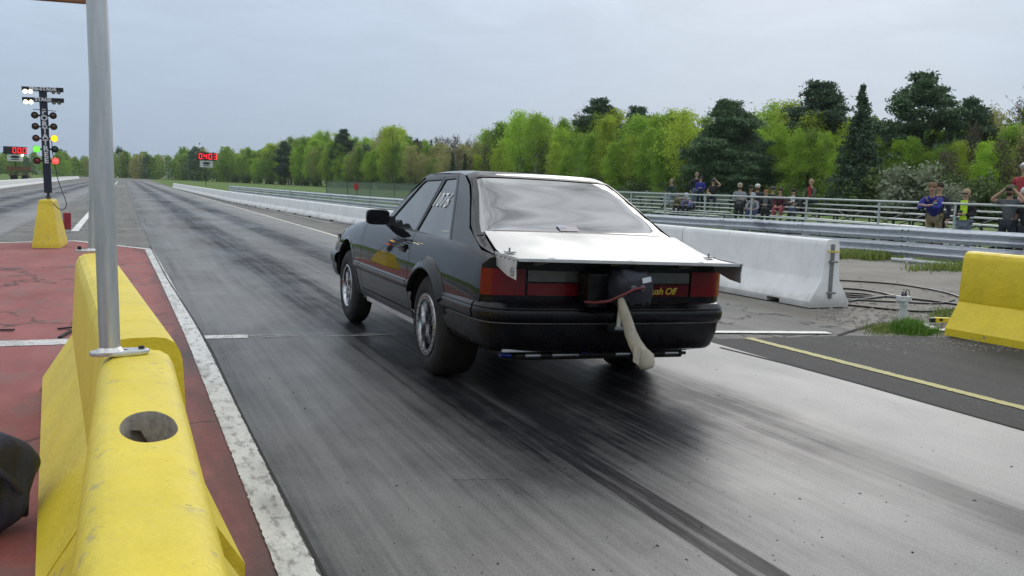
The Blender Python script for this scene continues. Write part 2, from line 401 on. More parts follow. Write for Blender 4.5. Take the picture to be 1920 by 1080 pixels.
def red_mat():
    t = NT('worn red paint'); p = t.pos(); sep = t.new('SeparateXYZ'); t.L.new(p, sep.inputs[0])
    n = t.noise(t.scale(p, (1.2, .5, 1)), 1.3, 6, .65); f = t.noise(p, 70, 4, .75); h = t.noise(t.scale(p, (2.5, 12, 1)), 1.6, 5, .7)
    c = t.mix(t.rng(n, .3, .7), (.21, .055, .052), (.34, .115, .105)); c = t.mix(1., c, t.rng(f, .2, .8, .72, 1.25), 'MULTIPLY')
    c = t.mix(t.rng(h, .60, .74, 0, .55), c, (.10, .06, .055))
    c = t.mix(t.rng(t.noise(t.scale(p, (1.6, .8, 1)), 2.1, 7, .72), .50, .66, 0, .7), c, (.15, .115, .105)); c = t.mix(t.rng(t.noise(p, 30, 5, .75), .60, .70, 0, .5), c, (.12, .06, .055))
    # tyre-rubber smear beside the white edge line
    s = t.math('ADD', sep.outputs[0], t.math('MULTIPLY', t.math('SUBTRACT', t.noise(t.scale(p, (6, 1.2, 1)), 1.3, 5, .7), .5), .34))
    sm = t.math('MULTIPLY', t.rng(s, .24, .44, smooth=True), t.rng(t.noise(t.scale(p, (1, .35, 1)), 1.1, 4), .35, .6, .25, .95))
    c = t.mix(sm, c, (.045, .042, .042))
    v = t.new('TexVoronoi', feature='DISTANCE_TO_EDGE'); v.inputs['Scale'].default_value = .32
    w = t.new('VectorMath', operation='ADD'); t.L.new(p, w.inputs[0]); nn = t.new('TexNoise'); nn.inputs['Scale'].default_value = 3.; nn.inputs['Detail'].default_value = 5; t.L.new(p, nn.inputs['Vector'])
    sc = t.new('VectorMath', operation='SCALE'); sc.inputs['Scale'].default_value = .8; t.L.new(nn.outputs[1], sc.inputs[0]); t.L.new(sc.outputs[0], w.inputs[1]); t.L.new(w.outputs[0], v.inputs['Vector'])
    c = t.mix(t.rng(v.outputs[0], .003, .012, .8, 0), c, (.03, .02, .02))
    t.set(col=c, rough=.72, spec=.35); t.bump(t.math('ADD', f, v.outputs[0]), .5, .005); return t.m
m_red = red_mat()
def worn_paint(name, col, lo=.60, hi=.72, wscale=14, stretch=(1, .5, 1), amount=1.0, dirty=.35):
    t = NT(name); p = t.pos(); n = t.noise(t.scale(p, stretch), wscale, 6, .72); g = t.noise(p, 90, 3, .7); b = t.noise(t.scale(p, (2, .7, 1)), 1.2, 5, .6)
    c = t.mix(1., col, t.rng(g, .2, .8, .78, 1.15), 'MULTIPLY'); c = t.mix(t.rng(b, .5, .8, 0, dirty), c, (.12, .115, .11))
    t.set(col=c, rough=.65, alpha=t.rng(n, lo, hi, 1, 1-amount)); t.bump(g, .3, .003); return t.m
m_white = worn_paint('worn white paint', (.68, .68, .66)); m_yel = worn_paint('worn yellow line paint', (.38, .34, .11), .60, .78, dirty=.6)
m_line = worn_paint('scuffed white line paint', (.58, .58, .56), .50, .64, 22, (1, .35, 1), .5, .95)
m_fade = worn_paint('faded start line paint', (.36, .36, .35), .34, .52, 6, (.5, 2, 1), .97)
m_edge = worn_paint('edge line paint', (.62, .60, .50), .56, .7, 6, (1, .2, 1))

ground = struct(sheet('ground', [(-1500, -400), (1500, -400), (1500, 1800), (-1500, 1800)], -.020, m_grass))
GR = [(1920, 437), (1740, 427.5), (1545, 418), (1390, 410), (1235, 402.5), (900, 382), (640, 364.5), (430, 348)]     # top edge of the guardrail in the photograph
GT = .76
GZ = [.76, .75, .70, .65, .60, .60, .60, .60]
rail_pts = [gz(x, y, z) for (x, y), z in zip(GR, GZ)]; rail_pts = [Vector((p.x, p.y, 0)) for p in rail_pts]
d0 = (rail_pts[0]-rail_pts[1]).normalized(); rail_pts.insert(0, rail_pts[0]+d0*5); GZ.insert(0, .77)
pit = struct(sheet('pit_apron', [(4.3, -8), (rail_pts[0].x+.4, -8)]+[(p.x+.35, p.y) for p in rail_pts[:6]]+[(6.3, 31), (6.3, 10)], -.014, m_pit))
track = struct(sheet('track', [(-9.2, -12), (6.9, -12), (6.9, 28), (6.0, 60), (5.6, 130), (9, 420), (-16, 420), (-10.5, 240), (-8.6, 70)], -.009, m_asph))
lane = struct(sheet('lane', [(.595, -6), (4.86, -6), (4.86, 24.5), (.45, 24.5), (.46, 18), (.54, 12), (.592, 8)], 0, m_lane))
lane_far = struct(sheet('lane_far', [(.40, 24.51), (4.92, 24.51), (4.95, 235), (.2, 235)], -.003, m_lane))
laneL = struct(sheet('lane_opposite', [(-6.6, -6), (-2.3, -6), (-2.3, 24), (-1.9, 60), (-1.9, 235), (-6.6, 235)], -.004, m_laneL))
patch = struct(sheet('asphalt_patch', [(4.84, -7), (9, -7), (7.9, 6.3), (7.42, 6.78), (6.5, 7.05), (5.4, 7.08), (4.84, 7.14)], -.002, m_new))
red = struct(sheet('red_median', [(-2.28, -6), (.56, -6), (.56, 8), (.46, 17.9), (-.9, 20.07), (-2.28, 19.3)], -.003, m_red))
strip('edge_line', [(.530, -6), (.530, 3), (.525, 8), (.47, 13), (.40, 17.9)], .128, .003, m_line, red, .004, .025)
strip('outline_line', [(.44, 17.97), (-.9, 20.14), (-2.28, 19.36)], .11, .002, m_white, red, .004)
strip('start_line', [(-2.28, 7.98), (.345, 8.02)], .26, .001, m_line, red, .01, .02)
strip('start_line', [(.60, 8.02), (.95, 8.0)], .17, .004, m_line, lane, .01, .02)
strip('start_line', [(.95, 8.0), (4.84, 7.66)], .15, .004, m_fade, lane)
strip('start_line', [(4.9, 7.56), (6.42, 7.22)], .13, .004, m_white, pit, .01, .03)
strip('boundary_line', [(5.46, -6), (5.42, 3.9), (5.36, 7.1)], .10, .003, m_yel, patch, .009, .025)
strip('edge_line', [(4.80, 12), (4.80, 24), (4.86, 60), (4.9, 150)], .10, .004, m_edge, lane)
strip('centre_line', [(-1.05, 23.5), (-1.08, 40), (-1.1, 90), (-1.1, 200)], .16, .002, m_white, track)
strip('cross_line', [(-6.5, 24.6), (.38, 24.75)], .05, .004, m_edge, track)
strip('finish_mark', [(-1.6, 120), (.1, 120)], 2.2, .003, m_white, track)
strip('gutter_line', [(6.15, 30), (5.55, 60), (5.2, 110)], .07, .003, m_edge, track)
m_dark = plain('dark joint', (.02, .02, .02), .9)
for pts, w in (([(640, 1150), (577, 1030), (500, 880), (440, 760)], .012), ([(440, 760), (395, 660), (360, 600), (310, 520), (280, 462)], .016)):
    strip('pavement_joint', [(gz(x, y).x+.012, gz(x, y).y) for x, y in pts], w, .0045, m_dark, lane)
strip('pavement_joint', [(gz(x, y).x, gz(x, y).y) for x, y in ((850, 901), (872, 902), (890, 900), (905, 901), (930, 900), (955, 901))], .004, .0045, m_dark, lane)
strip('pavement_joint', [(gz(x, y).x, gz(x, y).y) for x, y in ((1570, 629), (1590, 622), (1620, 613), (1640, 606))], .035, .0015, m_dark, pit)
strip('pavement_joint', [(gz(x, y).x, gz(x, y).y) for x, y in ((1350, 652), (1480, 684), (1620, 722), (1760, 762), (1925, 808))], .03, .0045, m_dark, lane)

# loose stones
def stones(name, spots, label):
    mb = MB()
    for (x, y, z, r) in spots:
        s = (rng.uniform(.7, 1.3), rng.uniform(.7, 1.3), rng.uniform(.5, .9)); n = 5
        vs = [(x, y, z+r*s[2])]+[(x+r*s[0]*math.cos(k*1.257+rng.random()), y+r*s[1]*math.sin(k*1.257+rng.random()*.6), z+r*.1*rng.random()) for k in range(n)]
        mb.add(vs, [(0, 1+k, 1+(k+1) % n) for k in range(n)])
    return mb
m_stone = M('stone grit', (.20, .185, .165), .9, .5, 30); m_rub = plain('rubber crumb', (.018, .018, .018), .9)
sp = []
for _ in range(900):
    q = gz(rng.uniform(1530, 1790), rng.gauss(592, 26)); 
    if 7.0 < q.x < 12 and q.y > 6.9: sp.append((q.x, q.y, -.014, rng.uniform(.006, .03)))
for _ in range(500):
    q = gz(rng.uniform(1440, 1925), 0); d = rng.random(); b = gz(rng.uniform(1590, 1925), rng.gauss(648, 7))
    if b.y < 7.0: sp.append((b.x, b.y+.05, -.002, rng.uniform(.004, .014)))
stuff(stones('gravel', sp, '').build('gravel', m_stone, fix=False), 'loose grey gravel and grit around the barrier ends', 'gravel')
sp = []
for _ in range(330):
    q = gz(rng.uniform(420, 1920), rng.uniform(660, 1080))
    if .62 < q.x < 4.8: sp.append((q.x, q.y, 0, rng.uniform(.0015, .0045)*rng.choice((1, 1, 1, 1.8))))
stuff(stones('rubber_crumbs', sp, '').build('rubber_crumbs', m_rub, fix=False), 'scattered black rubber crumbs on the grey lane', 'rubber crumbs')

# ------------------------------------------------------------------ concrete barriers
def jprof(h, base=.305, top=.10):
    k = h/.81; s = top/.10
    half = [(base, 0), (base, .07*k), (.138*(1+(base-.305)), .325*k), (.130*s*.98, .36*k), (.106*s, .74*k), (.100*s, .765*k), (.086*s, .793*k), (.062*s, .808*k), (.03*s, .812*k)]
    return half+[(-a, b) for a, b in reversed(half)]
def jersey_mesh(L, h, base=.305, top=.10, notch=True):
    """length along +y from 0, drainage notches at the foot"""
    P = jprof(h, base, top); mb = MB()
    cuts = [0, L*.18, L*.26, L*.74, L*.82, L] if notch else [0, L]
    for i in range(len(cuts)-1):
        Q = [(a, max(b, .055)) for a, b in P] if notch and i % 2 else P
        rows = [[(a, y, b) for a, b in Q] for y in np.linspace(cuts[i], cuts[i+1], max(2, int((cuts[i+1]-cuts[i])/.25)+1))]
        mb.grid(rows, closed=True); n = len(Q)
        mb.add([(a, cuts[i], b) for a, b in Q]+[(a, cuts[i+1], b) for a, b in Q], [tuple(range(n-1, -1, -1)), tuple(range(n, 2*n))])
    return mb
def yellow_paint(name, col=(.70, .55, .032), chip=.0, scuff=.5):
    t = NT(name); v = t.obj(); a = t.noise(v, 3.2, 6, .62); b = t.noise(v, 26, 5, .7); c0 = t.noise(t.scale(v, (9, 1.3, 3)), 1.6, 5, .75)
    c = t.mix(1., col, t.rng(a, .3, .7, .90, 1.09), 'MULTIPLY')
    c = t.mix(t.rng(c0, .66, .78, 0, scuff), c, (.36, .26, .02))
    c = t.mix(t.rng(b, .70, .76, 0, .55), c, (.10, .075, .02))
    sc = t.noise(t.scale(v, (5, 2.2, 22)), 1.4, 4, .75); c = t.mix(t.rng(sc, .70, .76, 0, .6*scuff+.1), c, (.06, .05, .03))
    pit_ = t.noise(v, 75, 3, .6); c = t.mix(t.rng(pit_, .68, .73, 0, .7), c, (.16, .12, .03))
    gr_ = t.noise(t.scale(v, (3, 3, 1)), 2.2, 6, .7); c = t.mix(t.rng(gr_, .50, .82, 0, .26), c, (.40, .29, .03))
    pt = t.new('NewGeometry').outputs['Pointiness']; ch_ = t.math('MULTIPLY', t.rng(pt, .515, .55), t.rng(t.noise(v, 17, 5, .7), .585, .64)); c = t.mix(t.math('MULTIPLY', ch_, .8), c, (.26, .23, .19))
    t.set(col=c, rough=t.rng(gr_, .3, .7, .34, .58), spec=.45); t.bump(t.math('ADD', t.math('MULTIPLY', a, 3), t.math('ADD', t.math('MULTIPLY', b, .8), t.math('MULTIPLY', pit_, -.5))), .35, .012); return t.m
m_ybar = yellow_paint('yellow barrier paint')
m_conc = M('bare concrete', (.36, .32, .26), .9, .35, 9, .25, 60, .5)
def white_paint(name, col=(.72, .72, .71)):
    t = NT(name); v = t.obj(); a = t.noise(v, 2.5, 6, .65); st = t.noise(t.scale(v, (3, 5, .7)), 2, 5, .7); b = t.noise(v, 40, 4, .7); sep = t.new('SeparateXYZ'); t.L.new(v, sep.inputs[0])
    c = t.mix(1., col, t.rng(a, .3, .7, .9, 1.08), 'MULTIPLY'); c = t.mix(t.rng(st, .58, .8, 0, .4), c, (.30, .29, .27)); c = t.mix(t.rng(b, .69, .74, 0, .7), c, (.12, .115, .11))
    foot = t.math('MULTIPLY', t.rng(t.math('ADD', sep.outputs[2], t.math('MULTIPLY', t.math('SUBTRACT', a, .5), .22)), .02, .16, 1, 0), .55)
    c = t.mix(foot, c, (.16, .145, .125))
    t.set(col=c, rough=.7, spec=.4); t.bump(b, .25, .006); return t.m
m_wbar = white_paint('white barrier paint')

def place(o, p0, p1):
    d = Vector(p1)-Vector(p0); o.location = p0; o.rotation_euler = (0, 0, math.atan2(-d.x, d.y))

# near yellow barrier with the drilled hole
b1 = thing('concrete_barrier', 'yellow concrete barrier in the foreground with a round hole in its top', 'barrier', (.03, -.22, 0))
me1 = jersey_mesh(3.09, .812, notch=False).build('barrier_body', [m_ybar, m_conc], b1, smooth=22)
cut = MB().lathe([(0, -.25), (.054, -.25), (.056, .2), (0, .2)], (.012, 2.195, .80), 'z', 40).build('cutter', None)
for v_ in cut.data.vertices: v_.co.y = 2.195+(v_.co.y-2.195)*2.3
cut.data.materials.append(m_ybar); cut.data.materials.append(m_conc)
for p in cut.data.polygons: p.material_index = 1
md = me1.modifiers.new('hole', 'BOOLEAN'); md.operation = 'DIFFERENCE'; md.solver = 'EXACT'; cut.location = (.03, -.22, 0); md.object = cut
bpy.context.view_layer.update()
nm = bpy.data.meshes.new_from_object(me1.evaluated_get(bpy.context.evaluated_depsgraph_get())); me1.modifiers.clear(); me1.data = nm
nm.polygons.foreach_set('use_smooth', [True]*len(nm.polygons)); nm.set_sharp_from_angle(angle=rad(38))
bpy.data.objects.remove(cut)
m_card = M('brown paper', (.30, .24, .18), .85, .2, 20)
cp = MB()
for a, (u, v) in enumerate((((-.045, -.03), (.03, .045)), ((.0, -.045), (.048, .02)))):
    rows = []
    for i in range(6):
        f = i/5; rows.append([(u[0]+(u[1]-u[0])*0+ (k/5)*.07+rng.uniform(-.004, .004), v[0]+f*.075+.045, .750+a*.012+.022*math.sin(k*1.1+f*2+a)+rng.uniform(-.006, .006)) for k in range(6)])
    cp.grid(rows)
cpo = cp.build('crumpled_paper', m_card, smooth=60, fix=False); cpo.location = (.012, 1.975, .0)
tag(cpo, 'crumpled brown paper lying inside the hole of the yellow barrier', 'paper')
# second yellow barrier, skewed to the left
p0 = Vector((.048, 3.0, 0)); p1 = Vector((-.165, 6.28, 0))
b2 = thing('concrete_barrier', 'yellow concrete barrier standing end to end behind the one with the hole', 'barrier'); place(b2, p0, p1)
jersey_mesh((p1-p0).length, .826, top=.108, notch=False).build('barrier_body', m_ybar, b2, smooth=22)
# yellow barrier cut by the right picture edge
p0 = Vector((7.87, 6.88, 0)); p1 = Vector((8.05, 3.85, 0))
m_ybar2 = yellow_paint('yellow barrier paint, clean', (.68, .52, .02), scuff=.2)
b3 = thing('concrete_barrier', 'bright yellow concrete barrier at the right beside the dark asphalt', 'barrier'); place(b3, p0, p1)
jersey_mesh(3.04, .84, top=.115, notch=False).build('barrier_body', m_ybar2, b3, smooth=22)
# white barriers right of the lane
wn = [Vector((7.93, 8.95, 0)), Vector((7.86, 12.0, 0)), Vector((7.78, 15.05, 0)), Vector((7.70, 18.1, 0))]
wl = ['white concrete barrier with steel end joint, behind the car spoiler', 'white concrete barrier hidden mostly by the black car, next to the jointed one', 'white concrete barrier behind the black car, third from the steel end joint']
for i in range(3):
    b = thing('concrete_barrier', wl[i], 'barrier', group='white barriers beside the lane'); place(b, wn[i], wn[i+1]-Vector((0, .02, 0)))
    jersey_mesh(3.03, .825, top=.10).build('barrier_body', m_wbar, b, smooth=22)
    if i == 0:
        m_st = M('weathered steel', (.22, .22, .22), .5, .3, 12, metal=.7); m_strap = plain('yellow strap', (.55, .45, .03), .6)
        MB().box((0, -.006, .44), (.055, .012, .66)).build('joint_channel', m_st, b, bevel=.003)
        for z in (.18, .56): MB().tube([(-.045, -.004, z), (-.045, -.05, z), (.045, -.05, z), (.045, -.004, z)], .011, 8).build('joint_loop', m_st, b, smooth=50)
        MB().tube([(-.07, -.01, .685), (-.05, -.06, .68), (.06, -.055, .69), (.075, -.01, .685)], .009, 8).build('strap', m_strap, b, smooth=50)
# low white walls further down the track
lowm = {}
_o = 'first second third fourth fifth sixth seventh eighth ninth tenth eleventh twelfth thirteenth fourteenth fifteenth sixteenth seventeenth eighteenth nineteenth'.split()
ORD = _o+['twentieth']+['twenty-'+x for x in _o[:9]]+['thirtieth']+['thirty-'+x for x in _o[:9]]+['fortieth']
def low_wall(pts, h, label, group, n0):
    P = [Vector((*p, 0)) for p in pts]; seg = []
    for a, b in zip(P, P[1:]):
        n = max(1, round((b-a).length/6.1)); seg += [(a+(b-a)*k/n, a+(b-a)*(k+1)/n) for k in range(n)]
    for k, (a, b) in enumerate(seg):
        L = (b-a).length-.02; key = (round(L, 1), h)
        if key not in lowm:
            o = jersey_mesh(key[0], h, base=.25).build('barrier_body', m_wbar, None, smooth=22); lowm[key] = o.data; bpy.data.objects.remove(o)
        t = thing('concrete_barrier', label(k), 'barrier', group=group); place(t, a, b)
        link('barrier_body', lowm[key], None, t)
low_wall([(7.35, 21.2), (6.78, 30.3), (5.75, 53.4), (5.35, 115)], .56,
         lambda k: '%s low white wall section from the car along the right track edge' % ORD[k], 'low white wall sections right of the track', 0)
low_wall([(-8.1, 60), (-8.3, 73.5), (-10.0, 200), (-10.6, 262)], .62, lambda k: '%s low white wall section from the left picture edge' % ORD[k], 'low white wall sections left of the track', 0)
# ------------------------------------------------------------------ the black race car
def paint_mat():
    t = NT('black car paint'); v = t.obj(); n = t.noise(v, 5, 5, .6)
    d = t.rng(t.noise(v, 60, 4, .7), .45, .75)
    t.set(col=t.mix(t.math('MULTIPLY', d, .25), (.0045, .0045, .005), (.022, .021, .020)), rough=t.rng(n, .3, .7, .015, .035), ior=1.45); return t.m
m_paint = paint_mat()
m_trim = M('black plastic trim', (.0045, .0045, .006), .26, .2, 8, spec=.22)
m_flare = M('grey black flare plastic', (.008, .008, .009), .26, .1, 8, rvar=.02, spec=.3)
m_under = plain('underbody black', (.006, .006, .006), .8)
m_seal = plain('window rubber seal', (.006, .006, .006), .35)
m_trimline = plain('dull trim line', (.10, .10, .105), .45)
m_rear_glass = M('mirror tinted hatch glass', (.012, .013, .015), .02, .1, 3, rvar=.01, ior=4.2)
m_side_glass = M('tinted side glass', (.022, .028, .027), .03, .15, 3, rvar=.01, ior=2.5)
m_alu = M('bare aluminium sheet', (.42, .42, .415), .42, .03, 2, metal=.35)
m_alu2 = M('dull aluminium plate', (.52, .52, .53), .42, .12, 7, metal=.7)
m_chrome = M('polished wheel metal', (.50, .50, .52), .10, .08, 9, metal=1.0, rvar=.05)
m_bead = M('grey beadlock metal', (.30, .30, .31), .3, .15, 20, metal=.9)
m_tyre = M('slick tyre rubber', (.006, .006, .0065), .85, .25, 7, .3, 60, .25, 90)
m_tyre2 = M('front tyre rubber', (.009, .009, .010), .75, .25, 7, .2, 60, .2, 90)
m_lens = M('red lamp lens', (.13, .004, .009), .15, .05, 25, rvar=.03, spec=.35)
m_lens2 = M('dark red lamp lens', (.085, .003, .006), .16, .05, 25, rvar=.05, spec=.3)
m_smoke = M('smoked clear lens', (.075, .078, .078), .14, .2, 12, coat=.5, rvar=.03)
m_navy = M('navy nylon', (.007, .008, .016), .75, .3, 14, .3, 90, .5, 200)
m_tan = M('beige cloth sleeve', (.40, .36, .29), .85, .14, 16, .1, 120, .4, 150, dirt=.25, dirtcol=(.22, .19, .15))
m_redcord = plain('red webbing', (.085, .006, .008), .6); m_tag = plain('white tag', (.55, .58, .62), .5)
m_blue = M('blue anodised fitting', (.012, .03, .18), .3, .1, metal=.6); m_steel = M('steel tube', (.26, .27, .28), .34, .2, 9, metal=.9)
m_decal = plain('white vinyl', (.72, .72, .70), .5); m_ytext = plain('yellow vinyl', (.62, .50, .03), .5)

CX, CY = 2.795, 6.15
car = thing('race_car', 'black two-door hatchback drag car with parachute pack and metal rear spoiler', 'car', (CX, CY, 0))
_R = Matrix.Rotation(rad(1.15), 4, 'Y'); _pv = Vector((-.86, 0, .45))
BT = Matrix.Translation(_pv) @ _R @ Matrix.Translation(-_pv)                # the body leans a little to its right on the springs
def body(o):
    o.matrix_local = BT; return o
W = curve([-1.12, -1.0, -.85, -.4, 0, .8, 1.6, 2.3, 2.9, 3.25, 3.45, 3.6], [.80, .842, .860, .876, .880, .884, .882, .876, .858, .828, .79, .74])
INS = curve([.26, .33, .40, .46, .54, .60, .70, .80, .88, .925, .955, .975, 1.0], [.075, .05, .032, .020, .008, .0, .003, .014, .032, .047, .062, .078, .11])
TOP = curve([-1.12, -1.02, -.8, -.5, -.2, .5, 1.6, 1.95, 2.4, 2.8, 3.2, 3.42, 3.6], [.905, .915, .936, .956, .966, .968, .985, .985, .945, .895, .815, .76, .70])
def sx(y, z):
    tp = TOP(y); ze = z if z < .6 else .6+(z-.6)*(.968-.6)/(tp-.6)
    return W(y)-INS(ze)
def arc(cy, cz, r, a0, a1, n=22): return [(cy+r*math.cos(rad(a0+(a1-a0)*k/n)), cz+r*math.sin(rad(a0+(a1-a0)*k/n))) for k in range(n+1)]
def topline(a, b, n=16, dz=0.): return [(a+(b-a)*k/n, TOP(a+(b-a)*k/n)+dz) for k in range(n+1)]
GX = lambda y, z: .797-(z-.968)*.55-.016*((y-.5))**2
WB = 2.553
side_out = [(1.68, .972), (1.60, 1.010), (1.17, 1.378), (1.07, 1.412), (.33, 1.422), (.205, 1.404), (.0, 1.332), (-.15, 1.245), (-.44, 1.052), (-.80, .938), (-.80, .92), (-.2, .945), (.5, .95), (1.2, .955)]
win_d = [(1.475, .985), (1.12, 1.336), (1.06, 1.362), (.635, 1.374), (.592, .975)]
win_q = [(.555, .974), (.572, 1.374), (.335, 1.384), (.295, 1.362), (-.215, .965), (-.20, .952)]
for s in (-1, 1):
    fl = s < 0; SM = lambda y, z, s=s: (s*sx(y, z), y, z); GM = lambda y, z, s=s: (s*GX(y, z), y, z)
    fen = [(1.957, .365), (2.115, .365)]+arc(WB, .352, .435, 178, 12)+[(2.99, .50), (3.38, .52)]+topline(3.38, 1.957)
    body(panel('front_fender', fen, SM, m_paint, car, sp=.05, flip=fl))
    dr = [(.472, .402), (1.947, .402)]+topline(1.947, .502)+[(.47, .8), (.457, .55)]
    door = body(panel('door', dr, SM, m_paint, car, sp=.05, flip=fl))
    qp = [(.462, .402), (.447, .55), (.460, .8), (.492, .968)]+topline(.492, -1.0, 24)+[(-.985, .80), (-.968, .632), (-.295, .632)]+arc(0, .345, .405, 134, 9)
    body(panel('quarter_panel', qp, SM, m_paint, car, sp=.05, flip=fl))
    body(panel('rocker_panel', [(.41, .335), (2.11, .335), (2.11, .395), (.41, .395)], SM, m_paint, car, sp=.06, flip=fl))
    # bodyside mouldings
    def mould(y0, y1, par):
        pr = [(0, .625), (.010, .622), (.016, .612), (.012, .604), (.017, .598), (.018, .575), (.012, .562), (0, .556)]
        return MB().grid([[(s*(sx(y, z)+a), y, z) for a, z in pr] for y in np.linspace(y0, y1, max(3, int(abs(y1-y0)/.1)))]).build('side_moulding', m_flare, par, smooth=50)
    body(mould(1.96, 2.165, car)); mould(.462, 1.942, door); body(mould(.345, .448, car))
    # greenhouse
    body(panel('window_frame', side_out, GM, m_paint, car, holes=[offset_poly(win_d, .006), offset_poly(win_q, .006)], sp=.06, flip=fl, skirt=.02))
    for nm, w in (('door_window', win_d), ('quarter_window', win_q)):
        g = body(panel(nm, w, GM, m_side_glass, car, sp=.07, flip=fl, lift=-.006, skirt=.004))
        panel('seal', offset_poly(w, .018), GM, m_seal, g, holes=[offset_poly(w, -.006)], sp=.08, flip=fl, lift=.002, skirt=.008)
    # wheel-arch flare over the slick
    rows = []
    for a in np.linspace(30, 148, 26):
        c0, s0 = math.cos(rad(a)), math.sin(rad(a)); row = []
        for r, o in ((.482, -.004), (.476, .008), (.464, .015), (.436, .030), (.410, .040), (.400, .036), (.398, .0)):
            y, z = r*c0, .345+r*s0; row.append((s*(sx(min(max(y, -.9), .6), z)+o), y, z))
        rows.append(row)
    fo = body(MB().grid(rows).build('arch_flare', m_flare, car, smooth=35))
    rows = []
    for a in np.linspace(-2, 182, 30):
        c0, s0 = math.cos(rad(a)), math.sin(rad(a)); row = []
        for r, o in ((.462, -.002), (.455, .007), (.437, .010), (.430, -.004), (.43, -.05)):
            y, z = WB+r*c0, .352+r*s0; row.append((s*(sx(y, max(z, .34))+o), y, z))
        rows.append(row)
    body(MB().grid(rows).build('arch_lip', m_paint, car, smooth=35))
    for cy_, R0, wd, nm_ in ((WB, .442, (.54, .862), 'front'), (0, .415, (.54, .872), 'rear')):
        rows = [[(s*w_, cy_+R0*math.cos(rad(a)), .350+R0*math.sin(rad(a))) for w_ in wd] for a in np.linspace(18, 162, 24)]
        body(MB().grid(rows).add([(s*wd[0], cy_+R0*math.cos(rad(a)), .350+R0*math.sin(rad(a))) for a in np.linspace(18, 162, 24)], [tuple(range(24))]).build('wheel_liner', m_under, car, smooth=60))
    # mirror, handle
    mb = MB(); ring = []
    for i, (dy, hw, hh, z0) in enumerate(((.10, .045, .030, 1.035), (.07, .085, .052, 1.04), (.0, .105, .066, 1.045), (-.035, .105, .068, 1.045), (-.045, .098, .06, 1.045))):
        ring.append([(s*(.905+hw*.9*math.copysign(abs(math.cos(a))**.45, math.cos(a))), 1.30+dy, z0+hh*.92*math.copysign(abs(math.sin(a))**.45, math.sin(a))) for a in np.linspace(0, 2*math.pi, 21)[:-1]])
    mb.grid(ring, closed=True); mb.add(ring[0], [tuple(range(20))]); mb.add(ring[-1], [tuple(range(20))])
    mb.add([(s*.77, 1.44, .975), (s*.77, 1.24, .975), (s*.85, 1.26, 1.0), (s*.85, 1.40, 1.0), (s*.765, 1.42, 1.05), (s*.765, 1.25, 1.06), (s*.84, 1.27, 1.05), (s*.84, 1.38, 1.05)], [(0, 1, 2, 3), (4, 5, 6, 7), (0, 3, 7, 4), (1, 2, 6, 5), (2, 3, 7, 6), (0, 1, 5, 4)])
    body(mb.build('wing_mirror', m_trim, car, smooth=40))
    x = sx(.66, .84)
    h = MB().box((s*(x+.004), .655, .842), (.012, .15, .062)).build('door_handle', m_trim, door, bevel=.004, smooth=40)
    MB().box((s*(x+.016), .65, .852), (.014, .12, .020)).build('pull', m_chrome if False else m_flare, h, bevel=.004, smooth=40)
    MB().lathe([(0, s*(x+.008)), (.016, s*(x+.008)), (.018, s*(x-.002))], (0, .655, .775), 'x', 16).build('lock', m_steel, h, smooth=40)
    # frame rail and strut behind the front wheel
    body(MB().box((s*.80, 1.15, .318), (.055, 1.42, .055)).build('sill_bar', m_alu2, car, bevel=.006))
    body(MB().add([(s*.80, 1.93, .30), (s*.80, 2.10, .30), (s*.80, 2.09, .40), (s*.80, 2.03, .55), (s*.80, 1.90, .36), (s*.77, 1.93, .30), (s*.77, 2.10, .30), (s*.77, 2.09, .40), (s*.77, 2.03, .55), (s*.77, 1.90, .36)],
                  [(0, 1, 2, 3, 4), (9, 8, 7, 6, 5)]+[(i, (i+1) % 5, 5+(i+1) % 5, 5+i) for i in range(5)]).build('splash_bracket', m_flare, car, bevel=.004))
# lettering on the left quarter window, following the glass
def on_side(me, cy, cz, flipx=-1):
    for v in me.vertices:
        a, b, c = v.co; y, z = cy-a, cz+b; v.co = (-(GX(y, z)+.0015+c), y, z)
    return me
nb = body(link('racing_number', on_side(text_mesh('1076', .150, .0004, .0, .12, 1.16), .385, 1.212), m_decal, car))
mk = MB()
for k in range(11):
    y = .02-k*.0135; h = rng.uniform(.008, .013)
    mk.add([(-(GX(y, 1.01)+.0005), y, 1.002), (-(GX(y, 1.01)+.0005), y-.009, 1.002), (-(GX(y, 1.01)+.0005), y-.009, 1.002+h), (-(GX(y, 1.01)+.0005), y, 1.002+h)], [(0, 1, 2, 3)])
body(mk.build('small_window_decal', m_decal, car, fix=False))

# roof, hood, windscreen
RZ = curve([.08, .14, .3, .6, .9, 1.06, 1.13], [1.412, 1.426, 1.441, 1.452, 1.445, 1.424, 1.406])
RW = lambda y: GX(y, 1.412)
def roofm(x, y):
    u = min(1.2, abs(x)/RW(y)); return (x, y, RZ(y)-.010*u*u-.022*u**9)
ys = np.linspace(.205, 1.10, 14)
body(panel('roof', [(-RW(y)-.004, y) for y in ys]+[(RW(y)+.004, y) for y in ys[::-1]], roofm, m_paint, car, sp=.06, skirt=.02, flip=False))
HZ = curve([1.70, 1.95, 2.4, 2.8, 3.2, 3.42], [1.000, .995, .955, .905, .825, .77])
hoodm = lambda x, y: (x, y, HZ(y)+.022-.03*(abs(x)/.8)**2)
ys = np.linspace(1.72, 3.38, 16)
body(panel('hood', [(-(sx(y, TOP(y))-.006), y) for y in ys]+[((sx(y, TOP(y))-.006), y) for y in ys[::-1]], hoodm, m_paint, car, sp=.09))
wsm = lambda x, y: (x, y, 1.005+(1.70-y)/(1.70-1.10)*(1.408-1.005)-.03*(x/.7)**2+.02*math.sin(math.pi*min(1, max(0, (1.7-y)/.6))))
body(panel('windscreen', [(-.735, 1.68), (.735, 1.68), (.575, 1.115), (-.575, 1.115)], wsm, m_side_glass, car, sp=.09))
